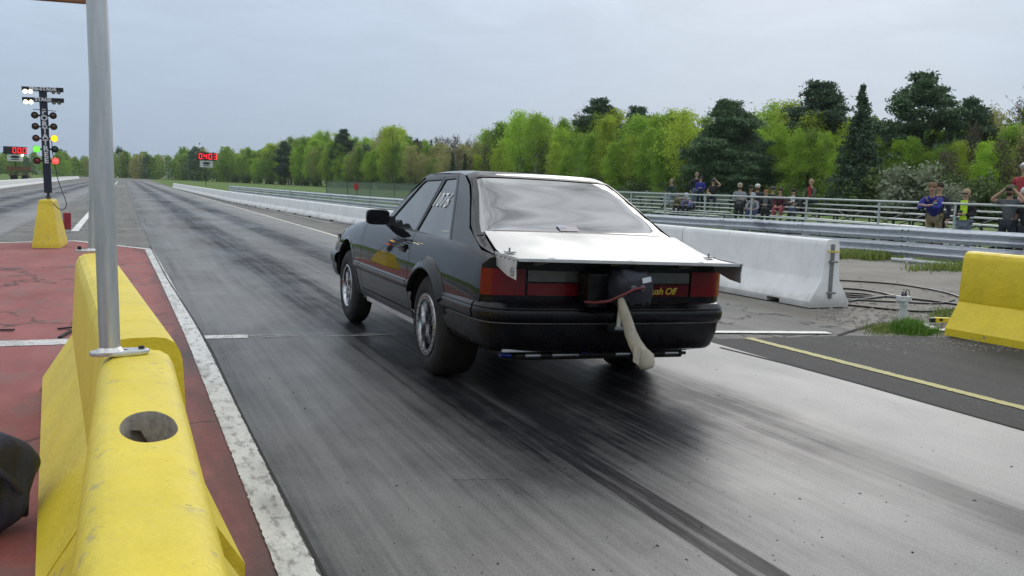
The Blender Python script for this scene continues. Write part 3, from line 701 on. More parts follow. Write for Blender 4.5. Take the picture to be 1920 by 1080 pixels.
# hatch: frame, glass, lid
ZH = curve([.22, .12, .0, -.3, -.61, -.80, -1.02, -1.1], [1.436, 1.414, 1.362, 1.200, 1.038, .976, .918, .90])
SEAM = curve([.22, .205, .0, -.15, -.44, -.80, -1.02], [1.410, 1.404, 1.332, 1.245, 1.052, .938, .918])
HW = lambda y: min(GX(y, SEAM(y))-.007, .770)
def hatchm(x, y):
    u = min(1.15, abs(x)/HW(y)); return (x, y, ZH(y)+.012-.008*u*u-max(0, ZH(y)+.004-SEAM(y))*u**16)
ys = np.linspace(.195, -1.005, 24)
hol = [(-(HW(y)-.006), y) for y in ys]+[(HW(y)-.006, y) for y in ys[::-1]]
gl = [(-.518, .070), (.518, .070), (.536, .055)]+[(HW(y)-.042, y) for y in (-.15, -.44)]+[(.725, -.592), (.71, -.612), (-.71, -.612), (-.725, -.592)]+[(-(HW(y)-.042), y) for y in (-.44, -.15)]+[(-.536, .055)]
hatch = body(panel('hatch', hol, hatchm, m_paint, car, holes=[gl], sp=.06, flip=False))
hg = panel('hatch_glass', offset_poly(gl, -.004), hatchm, m_rear_glass, hatch, sp=.05, lift=-.002, skirt=.006)
panel('seal', offset_poly(gl, .014), hatchm, m_seal, hatch, holes=[offset_poly(gl, -.014)], sp=.07, lift=.003, skirt=.006)
# little flag decal on the glass
fd = MB()
m_pale = plain('faded decal', (.55, .55, .58), .5); m_pink = plain('faded red decal', (.44, .36, .38), .5); m_pblue = plain('faded blue decal', (.36, .38, .46), .5)
def decal(name, x0, x1, y0, y1, mat, lift):
    q = MB().add([tuple(Vector(hatchm(x, y))+Vector((0, -.5, .86))*lift) for x, y in ((x0, y0), (x1, y0), (x1, y1), (x0, y1))], [(0, 1, 2, 3)])
    return q.build(name, mat, hatch, fix=False)
fx, fy = -.085, -.592
decal('flag_decal', fx-.07, fx+.07, fy, fy+.07, m_pale, .004)
for k in range(4): decal('flag_stripe', fx-.07, fx+.07, fy+k*.02, fy+k*.02+.010, m_pink, .006)
decal('flag_canton', fx-.07, fx-.012, fy+.035, fy+.07, m_pblue, .008)
# tail panel and lamps
def YT(x):
    a = abs(x); return -1.052+.028*(a/.76)**2 if a < .76 else -1.024+((a-.76)/.085)**2*.05
tm = lambda x, z: (x, YT(x), z)
body(panel('tail_panel', [(-.842, .645), (.842, .645), (.842, .86), (.80, .905), (-.80, .905), (-.842, .86)], tm, m_trim, car, sp=.06))
for s in (-1, 1):
    q = lambda a, b, c, d: [(s*x, z) for x, z in ((a, c), (b, c), (b, d), (a, d))]
    lamp = body(panel('tail_lamp', q(.585, .843, .683, .842), tm, m_lens, car, sp=.035, lift=.008, skirt=.02))
    body(panel('reverse_lamp', q(.235, .568, .768, .834), tm, m_smoke, car, sp=.05, lift=.006, skirt=.02))
    body(panel('inner_tail_lamp', q(.235, .568, .684, .758), tm, m_lens2 if s > 0 else m_lens, car, sp=.05, lift=.006, skirt=.02))
me = text_mesh('Push Off', .062, .0004, .0006, .22, .95)
for v in me.vertices: v.co = (v.co.x+.362, YT(.37)-.0085-v.co.z, v.co.y+.716)
body(link('lettering', me, m_ytext, car))
# rear bumper, swept round the tail
half = [(.874, -.36), (.872, -.55), (.864, -.80), (.850, -.95), (.822, -1.04), (.77, -1.095), (.68, -1.125), (.40, -1.150), (0, -1.158)]
path = [(-a, b) for a, b in half]+[(a, b) for a, b in reversed(half[:-1])]
def resample(pts, n):
    P = np.array(pts); s = np.r_[0, np.cumsum(np.hypot(*np.diff(P, axis=0).T))]; fx_, fy_ = curve(s, P[:, 0]), curve(s, P[:, 1]); return [(fx_(t), fy_(t)) for t in np.linspace(0, s[-1], n)]
PT = resample(path, 161)
def sweep(prof, pts):
    rows = []
    for i, (x, y) in enumerate(pts):
        a, b = pts[max(i-1, 0)], pts[min(i+1, len(pts)-1)]; dx, dy = b[0]-a[0], b[1]-a[1]; L = math.hypot(dx, dy); nx, ny = dy/L, -dx/L
        if nx*x+ny*(y+.3) < 0: nx, ny = -nx, -ny
        rows.append([(x+nx*o, y+ny*o, z) for o, z in prof])
    return rows
up = [(-.16, .655), (-.06, .652), (-.02, .648), (-.004, .638), (.003, .625), (.010, .620), (.014, .612), (.009, .606), (.015, .600), (.019, .585), (.018, .565), (.014, .545), (.006, .532), (-.006, .527), (-.03, .527)]
lo = [(-.006, .522), (-.009, .50), (-.014, .46), (-.026, .41), (-.046, .365), (-.07, .345), (-.10, .34)]
k0 = next(i for i, p in enumerate(PT) if p[1] < -.90); n = len(PT)
body(MB().grid(sweep(up, PT[:k0])).build('bumper_side', m_flare, car, smooth=38)); body(MB().grid(sweep(up, PT[n-k0:])).build('bumper_side', m_flare, car, smooth=38))
body(MB().grid(sweep(up, PT[k0:n-k0])).build('rear_bumper', m_trim, car, smooth=38))
body(MB().grid(sweep(lo, PT)).build('rear_valance', m_trim, car, smooth=38))
body(MB().tube([(x*1.001, y-.001, .5255) for x, y in PT[6:-6]], .0026, 6).build('bumper_trim_line', m_trimline, car, smooth=60))
# front bumper
fh = [(.872, 3.0), (.862, 3.2), (.82, 3.42), (.70, 3.52), (.4, 3.56), (0, 3.57)]
fp = resample([(-a, b) for a, b in fh]+[(a, b) for a, b in reversed(fh[:-1])], 61)
def sweepf(prof): 
    rows = []
    for i, (x, y) in enumerate(fp):
        a, b = fp[max(i-1, 0)], fp[min(i+1, len(fp)-1)]; dx, dy = b[0]-a[0], b[1]-a[1]; L = math.hypot(dx, dy); nx, ny = -dy/L, dx/L
        rows.append([(x+nx*o, y+ny*o, z) for o, z in prof])
    return rows
body(MB().grid(sweepf([(-.12, .64), (-.02, .635), (.0, .62), (.012, .60), (.012, .56), (0, .53), (-.01, .52), (-.012, .46), (-.04, .40), (-.1, .37)])).build('front_bumper', m_flare, car, smooth=38))
nose = MB().grid([[(x*.93, 3.40+(y-3.40)*.6 if y > 3.4 else y, z) for x, y in fp] for z in (.64, .70, .76, .785)])
body(nose.build('nose_panel', m_trim, car, smooth=40))
# dark inner shell so that nothing shows through the gaps
inn = MB()
secs = [(-.99, .70, .62, .90), (-.6, .74, .45, .93), (-.42, .58, .62, .95), (.42, .58, .62, .95), (.5, .74, .36, .95), (1.7, .76, .36, .95), (2.05, .76, .36, .95), (2.1, .56, .40, .95), (3.0, .56, .50, .86), (3.35, .62, .50, .75)]
rows = [[(-w, y, z0), (w, y, z0), (w, y, z1), (-w, y, z1)] for y, w, z0, z1 in secs]
inn.grid(rows, closed=True).add(rows[0], [(0, 1, 2, 3)]).add(rows[-1], [(3, 2, 1, 0)])
body(inn.build('inner_shell', m_under, car))
cab = [[(-w, y, .94), (w, y, .94), (w2, y, z1), (-w2, y, z1)] for y, w, w2, z1 in ((-.95, .70, .62, .945), (-.45, .70, .60, 1.02), (.05, .72, .52, 1.30), (1.05, .72, .52, 1.33), (1.55, .70, .6, 1.0))]
body(MB().grid(cab, closed=True).build('cabin_shell', m_under, car))
# aluminium deck sheet and spoiler with side plates
ZD = curve([-.625, -.80, -1.0, -1.15, -1.32], [1.048, .995, .944, .930, .924]); DW = curve([-.6, -.8, -1.0, -1.32], [.700, .725, .748, .760])
deckm = lambda x, y: (x, y, ZD(y)-.004*(x/.7)**2)
ys = np.linspace(-.625, -1.32, 12)
deck = body(panel('rear_spoiler', [(-DW(y), y) for y in ys]+[(DW(y), y) for y in ys[::-1]], deckm, m_alu, car, sp=.06, skirt=.010))
MB().box((0, -1.318, ZD(-1.32)-.008), (1.51, .006, .020)).build('trailing_lip', m_alu2, deck, bevel=.002)
for s in (-1, 1):
    x = s*.763; pl = [(-.985, .940), (-1.33, .930), (-1.318, .865), (-1.325, .802), (-1.20, .815), (-1.06, .850), (-1.01, .862)]
    pm = MB().prism([(y, z) for y, z in pl], (x, 0, 0), (x+s*.006, 0, 0), (0, 1, 0), (0, 0, 1)).build('side_plate', m_alu2, deck, bevel=.002)
    for k in range(5): MB().ball((x+s*.008, -1.02-k*.068, .922-k*.002), .0065, 8).build('rivet', m_steel, pm, smooth=60)
    if s < 0:
        MB().lathe([(.020, x-.0085), (.026, x-.0085), (.026, x-.0065), (.020, x-.0065)], (0, -1.275, .845), 'x', 20, True).build('round_decal', m_steel, pm)
        MB().box((x-.0075, -1.275, .845), (.002, .034, .010)).build('round_decal_bar', m_steel, pm)
    st = MB().box((s*.70, -1.06, ZD(-1.06)+.006), (.06, .05, .006)).tube([(s*.70, -1.05, ZD(-1.05)), (s*.70, -1.05, ZD(-1.05)+.03)], .006, 8).build('hatch_pin', m_steel, deck, smooth=40)
for s in (-.52, 0, .5): body(MB().bar((s, -1.02, .87), (s, -1.27, .918), .03, .02).build('spoiler_bracket', m_alu2, car))
# parachute pack, launcher box, cord, sleeve
ch = MB(); rows = []
for i, f in enumerate(np.linspace(0, 1, 11)):
    y = -1.14-.25*f; k = math.sin(math.pi*min(1, .22+f*.72))**.5 if f < .98 else .55
    k = (.80, .92, .98, 1.0, 1.0, 1.0, .99, .96, .90, .78, .55)[i]
    row = []
    for a in np.linspace(0, 2*math.pi, 29)[:-1]:
        c0, s0 = math.cos(a), math.sin(a); px = .134*math.copysign(abs(c0)**.55, c0); pz = .118*math.copysign(abs(s0)**.6, s0)
        w = .95+.06*math.sin(5*a+f*7)+.045*math.sin(8*a-f*11)+.03*abs(math.sin(7*a+5*f))
        row.append((.006+px*k*w, y, .768+pz*k*w-.020*f))
    rows.append(row)
ch.grid(rows, closed=True); ch.add(rows[-1], [tuple(range(28))]); ch.add(rows[0], [tuple(range(28))])
ch = body(ch.build('parachute_pack', m_navy, car, smooth=60))
flap = MB().grid([[(-.005+(-.085+.17*i/8)*(1-.12*j), -1.385-.016*math.sin(math.pi*i/8)-.012*math.sin(math.pi*j/4), .820-j*.034-.02*(1-math.sin(math.pi*i/8))+.006*math.sin(i*1.7+j)) for i in range(9)] for j in range(5)]).build('flap', m_navy, ch, smooth=60)
MB().box((.035, -1.408, .822), (.058, .004, .030), Matrix.Rotation(rad(-12), 3, 'Y')).build('tag', m_tag, ch)
for x, z in ((-.055, .772), (.005, .776)): MB().lathe([(.010, -.004), (.017, -.004), (.017, .004), (.010, .004)], (x, -1.418, z), 'y', 16, True).build('ring', m_steel, ch, smooth=50)
MB().tube([(-.29, -1.26, .672), (-.25, -1.32, .674), (-.19, -1.38, .692), (-.11, -1.418, .738), (-.05, -1.43, .77), (.01, -1.43, .777)], .009, 8).build('ripcord', m_redcord, ch, smooth=60)
body(MB().box((-.185, -1.16, .735), (.135, .14, .205)).box((-.06, -1.12, .74), (.12, .05, .16)).build('launcher_box', m_trim, car, bevel=.008))
body(MB().tube([(-.015, -1.20, .64), (-.02, -1.20, .50)], .014, 12).build('mount_post', m_alu2, car, smooth=50))
body(MB().bar((-.05, -1.205, .505), (.01, -1.205, .505), .022, .022).ball((.035, -1.205, .507), .011, 8).build('mount_bolt', m_steel, car, bevel=.003))
body(MB().box((0, -1.10, .50), (.18, .20, .05)).build('mount_plate', m_trim, car, bevel=.006))
rows = []
cl = [(-.112, .715, .010), (-.106, .690, .022), (-.094, .655, .030), (-.068, .60, .034), (-.046, .55, .036), (-.028, .50, .038), (.004, .44, .042), (.042, .385, .048), (.072, .345, .058), (.100, .322, .062), (.118, .304, .044), (.126, .293, .015)]
for i, (x, z, w) in enumerate(cl):
    d = Vector((cl[min(i+1, 11)][0]-cl[max(i-1, 0)][0], 0, cl[min(i+1, 11)][1]-cl[max(i-1, 0)][1])).normalized(); nrm = Vector((-d.z, 0, d.x))
    rows.append([tuple(Vector((x, -1.37, z))+nrm*w*math.cos(a)*(1+.08*math.sin(3*a+i))+Vector((0, -1, 0))*(.016+.25*w)*math.sin(a)*(1+.15*math.sin(2*a+i*1.7))) for a in np.linspace(0, 2*math.pi, 17)[:-1]])
sl = MB().grid(rows, closed=True).add(rows[-1], [tuple(range(16))]).build('cloth_sleeve', m_tan, ch, smooth=60)
MB().grid([[(-.018+.02*i, -1.40-.004*i, .44-.035*j-.012*i) for i in range(3)] for j in range(4)]).build('sleeve_fold', m_tan, sl, smooth=60)
# bars and fittings under the tail
body(MB().bar((-.72, -1.06, .352), (.60, -1.06, .352), .03, .018).build('tail_bar', m_alu2, car, bevel=.003))
body(MB().tube([(-.62, -1.04, .315), (.58, -1.04, .315)], .011, 8).build('sway_bar', m_under, car, smooth=60))
for a, b in ((-.56, -.46), (-.38, -.20), (.06, .16), (.42, .52)): body(MB().tube([(a, -1.04, .315), (b, -1.04, .315)], .015, 10).build('bar_sleeve', m_steel, car, smooth=50))
for a, b in ((-.72, -.65), (-.18, -.08), (.24, .32)): body(MB().tube([(a, -1.03, .322), (b, -1.03, .316)], .016, 10).build('bar_fitting', m_blue, car, smooth=50))
MB().tube([(-.72, 0, .345), (.72, 0, .345)], .045, 14).ball((0, 0, .345), .15, 14, (1, .8, .95)).build('rear_axle', m_under, car, smooth=50)
body(MB().box((.0, -.74, .41), (1.10, .46, .22)).build('fuel_cell', m_under, car, bevel=.02))
body(MB().box((-.03, -.80, .312), (1.26, .36, .075)).build('under_tray', m_under, car, bevel=.01))
body(MB().box((0, -.95, .355), (1.24, .12, .06)).build('rear_crossmember', m_under, car, bevel=.01))
for s in (-1, 1):
    MB().bar((s*.45, -.1, .30), (s*.42, .75, .34), .05, .06).build('ladder_bar', m_under, car)
    MB().tube([(s*.50, -.12, .34), (s*.52, -.18, .75)], .03, 10).build('shock', m_under, car, smooth=50)
    body(MB().tube([(s*.30, 1.6, .30), (s*.32, .6, .30), (s*.36, .5, .33)], .04, 10).build('exhaust', m_under, car, smooth=50))
body(MB().box((0, 1.6, .33), (.9, 2.6, .06)).build('floor_pan', m_under, car))
# wheels
def wheel(cy, R, w, rim, xo, mt, beadlock):
    rt = MB(); g = .012
    prof = [(rim+.004, -w*.5+.012), (rim+.02, -w*.5-.002), (rim+.06, -w*.5-.010), (R-.055, -w*.5-.004), (R-.028, -w*.5+.010), (R-.010, -w*.5+.028), (R-.002, -w*.5+.06), (R, -w*.25), (R+.001, 0), (R, w*.25), (R-.002, w*.5-.06), (R-.010, w*.5-.028), (R-.028, w*.5-.010), (R-.055, w*.5+.004), (rim+.06, w*.5+.010), (rim+.02, w*.5+.002), (rim+.004, w*.5-.012)]
    xc = xo+w/2+.010
    wh = bpy.data.objects.new('wheel', None); COL.objects.link(wh); wh.parent = car; wh.location = (xc, cy, R); wh.empty_display_size = .2
    rt.lathe(prof, (0, 0, 0), 'x', 72).build('tyre', mt, wh, smooth=40)
    e = -w*.5
    MB().lathe([(rim+.006, e+.012), (rim+.004, e), (rim-.006, e-.004), (rim-.020, e+.004), (rim-.026, e+.03), (rim-.032, e+.11), (rim-.04, w*.4), (rim+.004, w*.5-.02)], (0, 0, 0), 'x', 56).build('rim', m_chrome, wh, smooth=40)
    if beadlock:
        MB().lathe([(rim-.030, e-.002), (rim-.028, e-.010), (rim+.010, e-.010), (rim+.014, e-.002)], (0, 0, 0), 'x', 56).build('beadlock_ring', m_bead, wh, smooth=30)
        bt = MB()
        for k in range(24):
            a = 2*math.pi*k/24; c = Vector((e-.010, (rim-.010)*math.cos(a), (rim-.010)*math.sin(a)))
            bt.lathe([(0, -.007), (.0075, -.007), (.0085, 0)], c, 'x', 8)
        stuff(bt.build('beadlock_bolts', m_steel, wh))
    sp_ = MB(); dx = e+(.13 if beadlock else .05)
    for k in range(5):
        a = 2*math.pi*k/5+.3; 
        for t in (-.17, .17):
            c0, s0 = math.cos(a), math.sin(a); tx, ty = -s0, c0
            p = [(dx-.012, c0*.05+tx*t*.10, s0*.05+ty*t*.10), (dx+.004, c0*(rim-.03)+tx*t*.42, s0*(rim-.03)+ty*t*.42)]
            sp_.bar(p[0], p[1], .030, .020, up=(1, 0, 0))
    sp_.build('spokes', m_bead if not beadlock else m_trim, wh, bevel=.004, smooth=40)
    MB().lathe([(rim-.034, dx+.03), (.075, dx+.03), (.07, dx+.012), (0, dx+.012)], (0, 0, 0), 'x', 40).build('brake_disc', m_under if beadlock else m_bead, wh, smooth=30)
    MB().lathe([(0, dx-.050), (.016, dx-.050), (.020, dx-.046), (.022, dx-.016), (.055, dx-.012), (.062, dx+.012)], (0, 0, 0), 'x', 24).build('hub', m_chrome, wh, smooth=35)
    return wh
wr = wheel(0, .355, .285, .205, -.872, m_tyre, True)
wf = wheel(WB, .345, .175, .198, -.862, m_tyre2, False)
for w in (wr, wf):
    c = copy_tree(w, car); c.location.x = -w.location.x; c.rotation_euler = (0, 0, math.pi)
# ------------------------------------------------------------------ poles on the barriers
def proj(p):
    v = Vector(p)-CAM; z = v.dot(FWD); return 960+F*v.dot(RGT)/z, 540-F*v.dot(UPV)/z
def galv(name, col=(.50, .51, .52), rough=.38, st=(6, 6, .6), metal=.75, var=.16, smudge=0.):
    t = NT(name); v = t.obj(); n = t.noise(t.scale(v, st), 6, 6, .65); b = t.noise(v, 45, 4, .7); sc = t.noise(t.scale(v, (40, 40, 1.2)), 3, 4, .7)
    c = t.mix(1., col, t.rng(n, .3, .7, 1-var, 1+var), 'MULTIPLY'); c = t.mix(t.rng(b, .62, .74, 0, .35), c, (.30, .29, .27)); c = t.mix(t.rng(sc, .70, .76, 0, .5), c, (.20, .19, .18))
    if smudge: c = t.mix(t.rng(t.noise(t.scale(v, (1, 1, 2.5)), .55, 5, .65), .58, .68, 0, smudge), c, (.10, .11, .14))
    t.set(col=c, rough=t.rng(n, .3, .7, rough-.08, rough+.12), metal=metal); t.bump(b, .12, .003); return t.m
m_galv = galv('galvanised pole')
def pole(base, pxtop, r, label, ext=.25):
    b = Vector(base); d = depth(b); T = dep(*pxtop, d)
    for _ in range(4): T = dep(*pxtop, d+FWD.z*(T.z-b.z))
    a = (T-b).normalized(); T = T+a*ext
    t = thing('steel_pole', label, 'pole', b); L = (T-b).length
    t.rotation_euler = Vector((0, 0, 1)).rotation_difference(a).to_euler()
    MB().lathe([(r, .006), (r, L), (r*.86, L), (r*.86, .3)], (0, 0, 0), 'z', 40).build('tube', m_galv, t, smooth=40)
    return t, T
pl1, top1 = pole((-.040, 2.80, .815), (182, 0), .0275, 'thick galvanised steel pole bolted on the nearest yellow barrier')
m_flange = galv('cast flange', (.62, .62, .62), .32)
def flange(t, dx, L, Wd):
    rows = [[(dx+L*math.cos(a)*k, Wd*math.sin(a)*k, z) for a in np.linspace(0, 2*math.pi, 37)[:-1]] for k, z in ((.97, -.001), (1, .003), (1, .009), (.97, .012), (.3, .012))]
    mb = MB().grid(rows, closed=True); mb.lathe([(.028, .0), (.037, .010), (.033, .016), (.028, .022)], (0, 0, 0), 'z', 32)
    return mb.build('base_plate', m_flange, t, smooth=40)
f1 = flange(pl1, .025, .078, .036)
m_bolt = plain('black bolt', (.015, .014, .013), .5, metal=.3)
MB().lathe([(0, .020), (.007, .020), (.0085, .017), (.0085, .012)], (.082, .004, 0), 'z', 6).build('bolt', m_bolt, f1)
pl2, top2 = pole((-.186, 6.42, .828), (176, 0), .024, 'thin steel pole behind the thick one, at the far barrier end', ext=.12)
f2 = flange(pl2, -.02, .075, .036); MB().lathe([(0, .034), (.011, .034), (.012, .020), (.012, .012)], (-.075, 0, 0), 'z', 8).build('bolt', m_bolt, f2)
m_wood = M('brown timber', (.22, .105, .04), .7, .25, 5, .15, 60, .3, 40, stretch=(1, 6, 6))
def at_y(px, py, Y): d_ = ray(px, py); return CAM+d_*(Y/d_.y)
q1, q2 = at_y(165, 7.5, 6.44), at_y(69, 0, 6.44); dq = (q2-q1).normalized()
bm_ = MB().box((-.75, 0, .05), (1.5, .045, .10)).build('timber_beam', m_wood, None, bevel=.004)
bm_.location = q1; bm_.rotation_euler = (0, math.atan2(dq.z, -dq.x), 0)
tag(bm_, 'brown timber beam reaching left from the thin pole at the top edge', 'beam')

# ------------------------------------------------------------------ starting lights on their yellow block
blk_c = Vector((-1.235, 18.75, 0))
blk = thing('concrete_block', 'tapered yellow concrete block carrying the starting lights', 'block', blk_c, (0, 0, rad(-3)))
rows = []
for z, hx, hy, ox in ((0, .225, .60, 0), (.06, .222, .59, 0), (.45, .165, .47, -.012), (.76, .118, .37, -.022), (.81, .112, .36, -.024), (.835, .098, .34, -.024)):
    rows.append([(ox+sx_*hx, sy_*hy, z) for sx_, sy_ in ((-1, -1), (1, -1), (1, 1), (-1, 1))])
bb = MB().grid(rows, closed=True).add(rows[-1], [(0, 1, 2, 3)]).build('block_body', yellow_paint('chipped yellow paint', (.64, .48, .025), scuff=.9), blk, bevel=.014)
B0 = dep(91, 372, depth((-1.235, 18.6, .85))); Tp = dep(80.5, 170, depth((-1.235, 18.6, .85))+FWD.z*1.9)
lean = math.atan2(Tp.x-B0.x, Tp.z-B0.z)
K = depth(B0)/F
xt = thing('starting_light_tree', 'black starting light tree with two columns of round coloured lamps', 'traffic light', (B0.x, B0.y, B0.z), (0, lean, rad(2)))
m_blk = plain('black enamel', (.008, .009, .014), .4); m_navyc = M('dark blue enamel', (.012, .016, .035), .4, .1)
m_lett = plain('white letters', (.62, .64, .66), .5)
ZP = lambda py: (372-py)*K*1.012
MB().box((0, 0, (ZP(170)+ZP(362))/2), (.128, .07, ZP(170)-ZP(362))).build('column', m_navyc, xt, bevel=.006)
MB().tube([(0, 0, -.06), (0, 0, ZP(361))], .022, 12).lathe([(.0, -.0), (.05, .0), (.035, .05), (0, .05)], (0, 0, -.0), 'z', 12).build('mast', m_blk, xt, smooth=40)
MB().tube([(0, 0, -.10), (0, 0, -.0)], .030, 12).build('mast_foot', m_ybar, xt, smooth=40)
def put_text(txt, size, x, z, y, parent, mat, bold=.004, spacing=1., sxy=(1, 1)):
    me = text_mesh(txt, size, .002, bold, 0, spacing)
    for v in me.vertices: v.co = (x+v.co.x*sxy[0], y-v.co.z, z+v.co.y*sxy[1])
    return link('lettering', me, mat, parent)
for nm, py, txt, wd in (('pre_stage_bar', 173.8, 'PRE-STAGE', .46), ('stage_bar', 192.8, 'STAGE', .33)):
    b = MB().box((0, -.02, ZP(py)), (.66, .06, .076)).build(nm, m_blk, xt, bevel=.004)
    put_text(txt, .088, 0.0, ZP(py)+.005, -.054, b, m_lett, .004, 1.0, (1.0, .95))
for i, c in enumerate('PORTATREE'): put_text(c, .125, 0, ZP(214.5+i*11.05), -.038, xt, m_lett, .005, 1, (1.1, 1))
def lampmat(name, col, e): 
    t = NT(name); f = t.noise(t.obj(), 60, 3); t.set(col=col, rough=.2, emit=col, estr=e) if e else t.set(col=t.mix(t.rng(f, .3, .7), col, [k*.7 for k in col]), rough=.2, coat=.5); return t.m
L_warm = lampmat('lit white bulb', (1, .90, .58), 4.5); L_off = lampmat('unlit bulb', (.30, .27, .17), 0)
L_amb = lampmat('lit amber lamp', (1, .50, .01), 2.6); L_ambo = lampmat('unlit amber lamp', (.05, .022, .008), 0); L_ambd = lampmat('unlit dark amber lamp', (.10, .03, .006), 0)
L_grn = lampmat('lit green lamp', (.13, .95, .05), 1.6); L_grno = lampmat('unlit green lamp', (.004, .03, .022), 0)
L_red = lampmat('lit red lamp', (1, .06, .05), 2.6); L_redo = lampmat('unlit red lamp', (.20, .006, .016), 0)
m_can = M('silver lamp can', (.62, .62, .62), .3, .1, 8, metal=.6)
def lamp(x, z, r, lens, nm='lamp'):
    o = MB().lathe([(r*.35, .07), (r*.8, .05), (r*1.02, .0), (r*1.06, -.045), (r*.98, -.047), (r*.95, -.01)], (x, -.045, z), 'y', 24).build(nm, m_can, xt, smooth=40)
    MB().lathe([(r*.97, -.02), (r*.93, -.030), (r*.7, -.042), (r*.35, -.050), (0, -.052)], (x, -.045, z), 'y', 24).build('lens', lens, o, smooth=50)
    MB().lathe([(r*1.07, -.03), (r*1.08, -.055), (r*.99, -.056), (r*.97, -.03)], (x, -.045, z), 'y', 24).build('rim', m_blk, o, smooth=40)
for py, on in ((178.8, 0), (197.6, 0)):
    for x, l in ((-.275, L_warm), (-.190, L_warm), (.168, L_off), (.252, L_off)): lamp(x, ZP(py), .036 if x < 0 else .030, l, 'stage_bulb')
for py, a, b in ((221, L_ambo, L_ambo), (241, L_ambo, L_ambo), (262.4, L_ambd, L_amb), (282, L_grn, L_grno), (303.3, L_redo, L_red)):
    for s, l in ((-1, a), (1, b)):
        lamp(s*.145, ZP(py), .056, l); MB().bar((s*.06, 0, ZP(py)), (s*.10, -.01, ZP(py)), .03, .03).build('lamp_arm', m_blk, xt)
MB().bar((-.17, -.04, ZP(210)), (.19, -.04, ZP(212.5)), .03, .010).build('visor', m_blk, xt)
m_cable = plain('black cable', (.012, .012, .012), .5)
zc = depth(B0)
cb = MB().tube([dep(x, y, zc-.1) for x, y in ((97, 262), (98, 285), (103, 308), (108, 335), (115, 355), (122, 372), (125, 383), (122, 392), (115, 394), (108, 390), (101, 382), (95, 377))], .008, 6).build('cable', m_cable, None, smooth=60)
tag(cb, 'thin black cable looping down beside the starting light tree', 'cable')
# red beam-sensor box
p = gz(126, 429); rb = thing('sensor_box', 'small red upright box on the track behind the yellow block', 'box', p, (0, 0, .2))
MB().box((0, 0, .185), (.155, .155, .37)).build('housing', M('red enamel', (.26, .014, .02), .5, .15, 6), rb, bevel=.012); MB().box((0, 0, .378), (.165, .165, .018)).build('cap', plain('pale red cap', (.42, .14, .12), .5), rb, bevel=.004)

# ------------------------------------------------------------------ scoreboards
SEG = {'0': 'abcdef', '4': 'bcfg', '3': 'abcdg'}
m_led = lampmat('red led', (1, .02, .03), 1.5); m_glow = plain('dark display', (.012, .006, .008), .5); m_signw = M('white sign', (.52, .54, .54), .6, .08, 2)
def digits(txt, x, z, h, w, y, par, pitch):
    th = h*.12
    for c in txt:
        mb = MB()
        if c == '.': mb.box((x-pitch*.30, y, z-h*.46), (th, .02, th)).build('led_point', m_led, par); continue
        S = dict(a=(0, h/2, 1), d=(0, -h/2, 1), g=(0, 0, 1), f=(-w/2, h/4, 0), b=(w/2, h/4, 0), e=(-w/2, -h/4, 0), c=(w/2, -h/4, 0))
        for k in SEG[c]:
            a, b, hz = S[k]; mb.box((x+a, y, z+b), (w if hz else th, .02, th if hz else h*.46))
        x += pitch; mb.build('led_digit', m_led, par)
def scoreboard(px, base_y, disp, sign, label, txt, dx0):
    p = gz(px, base_y); d = depth(p); k = d/F; ang = math.atan2(p.x, p.y)
    t = thing('scoreboard', label, 'scoreboard', p, (0, 0, -ang*.9))
    hz = lambda y: (base_y-y)*k; x0, y0, x1, y1 = disp
    MB().box(((x0+x1)/2*k-px*k, 0, hz((y0+y1)/2)), ((x1-x0)*k, .25, (y1-y0)*k)).build('display', m_glow, t, bevel=.02)
    digits(txt, ((dx0-px)*k), hz((y0+y1)/2), (y1-y0)*k*.66, (y1-y0)*k*.34, -.14, t, (y1-y0)*k*.60)
    sx0, sy0, sx1, sy1 = sign; cxx = (sx0+sx1)/2*k-px*k
    s_ = MB().box((cxx, .02, hz((sy0+sy1)/2)), ((sx1-sx0)*k, .08, (sy1-sy0)*k)).build('sign', m_signw, t)
    MB().disc((cxx, -.03, hz((sy0*.6+sy1*.4))), .30*(sx1-sx0)*k, (0, -1, 0), 20, .2*(sy1-sy0)*k).build('emblem', m_blk, s_); MB().box((cxx, -.03, hz(sy0*.25+sy1*.75)), (.5*(sx1-sx0)*k, .01, .12*(sy1-sy0)*k)).build('caption_bar', m_navyc, s_)
    MB().box((0, .1, hz(y1)/2), (.11, .11, hz(y1))).build('post', m_blk, t)
    return t, k
scoreboard(386, 348.5, (371, 286.5, 405, 301), (375.5, 301.5, 398.5, 314), 'timing scoreboard on a post reading 0.403 in red digits', '0.403', 376.5)
t, k = scoreboard(30, 338.5, (10, 275.5, 49, 289.5), (16, 289.5, 42.5, 302.5), 'timing scoreboard at the far left reading 0.00 in red digits', '0.00', 28.5)
MB().ball(((41.5-30)*k, -.2, (338.5-291)*k), .16, 8).build('marker_lamp', L_warm, t)
# loaded trailer far left
p = gz(30, 340.5); d = depth(p); k = d/F*1.0
tr = thing('trailer', 'flat trailer with a brown board standing at the far left edge', 'trailer', p+Vector((0, 4, 0)))
m_brown = M('brown board', (.13, .075, .035), .8, .3, 1.5); m_rust = plain('dark steel', (.03, .028, .026), .7)
MB().box((0, 0, 24*k), (44*k, .15, 9*k)).build('board', m_brown, tr, bevel=.02); MB().box((0, .3, 12*k), (36*k, 1.8, 2.2*k)).build('deck', m_brown, tr, bevel=.02)
for x in (-15, -2, 13): MB().box((x*k, 0, 15*k), (.12, .12, 12*k)).build('post', m_rust, tr)
for x in (-8, 11): MB().lathe([(0, -.12), (.42, -.12), (.45, -.06), (.45, .06), (.42, .12), (0, .12)], (x*k, -.6, .45), 'y', 18).build('wheel', m_tyre2, tr, smooth=40)
MB().bar((16*k, 0, 12*k), (24*k, 0, 3*k), .12, .12).build('drawbar', m_rust, tr)

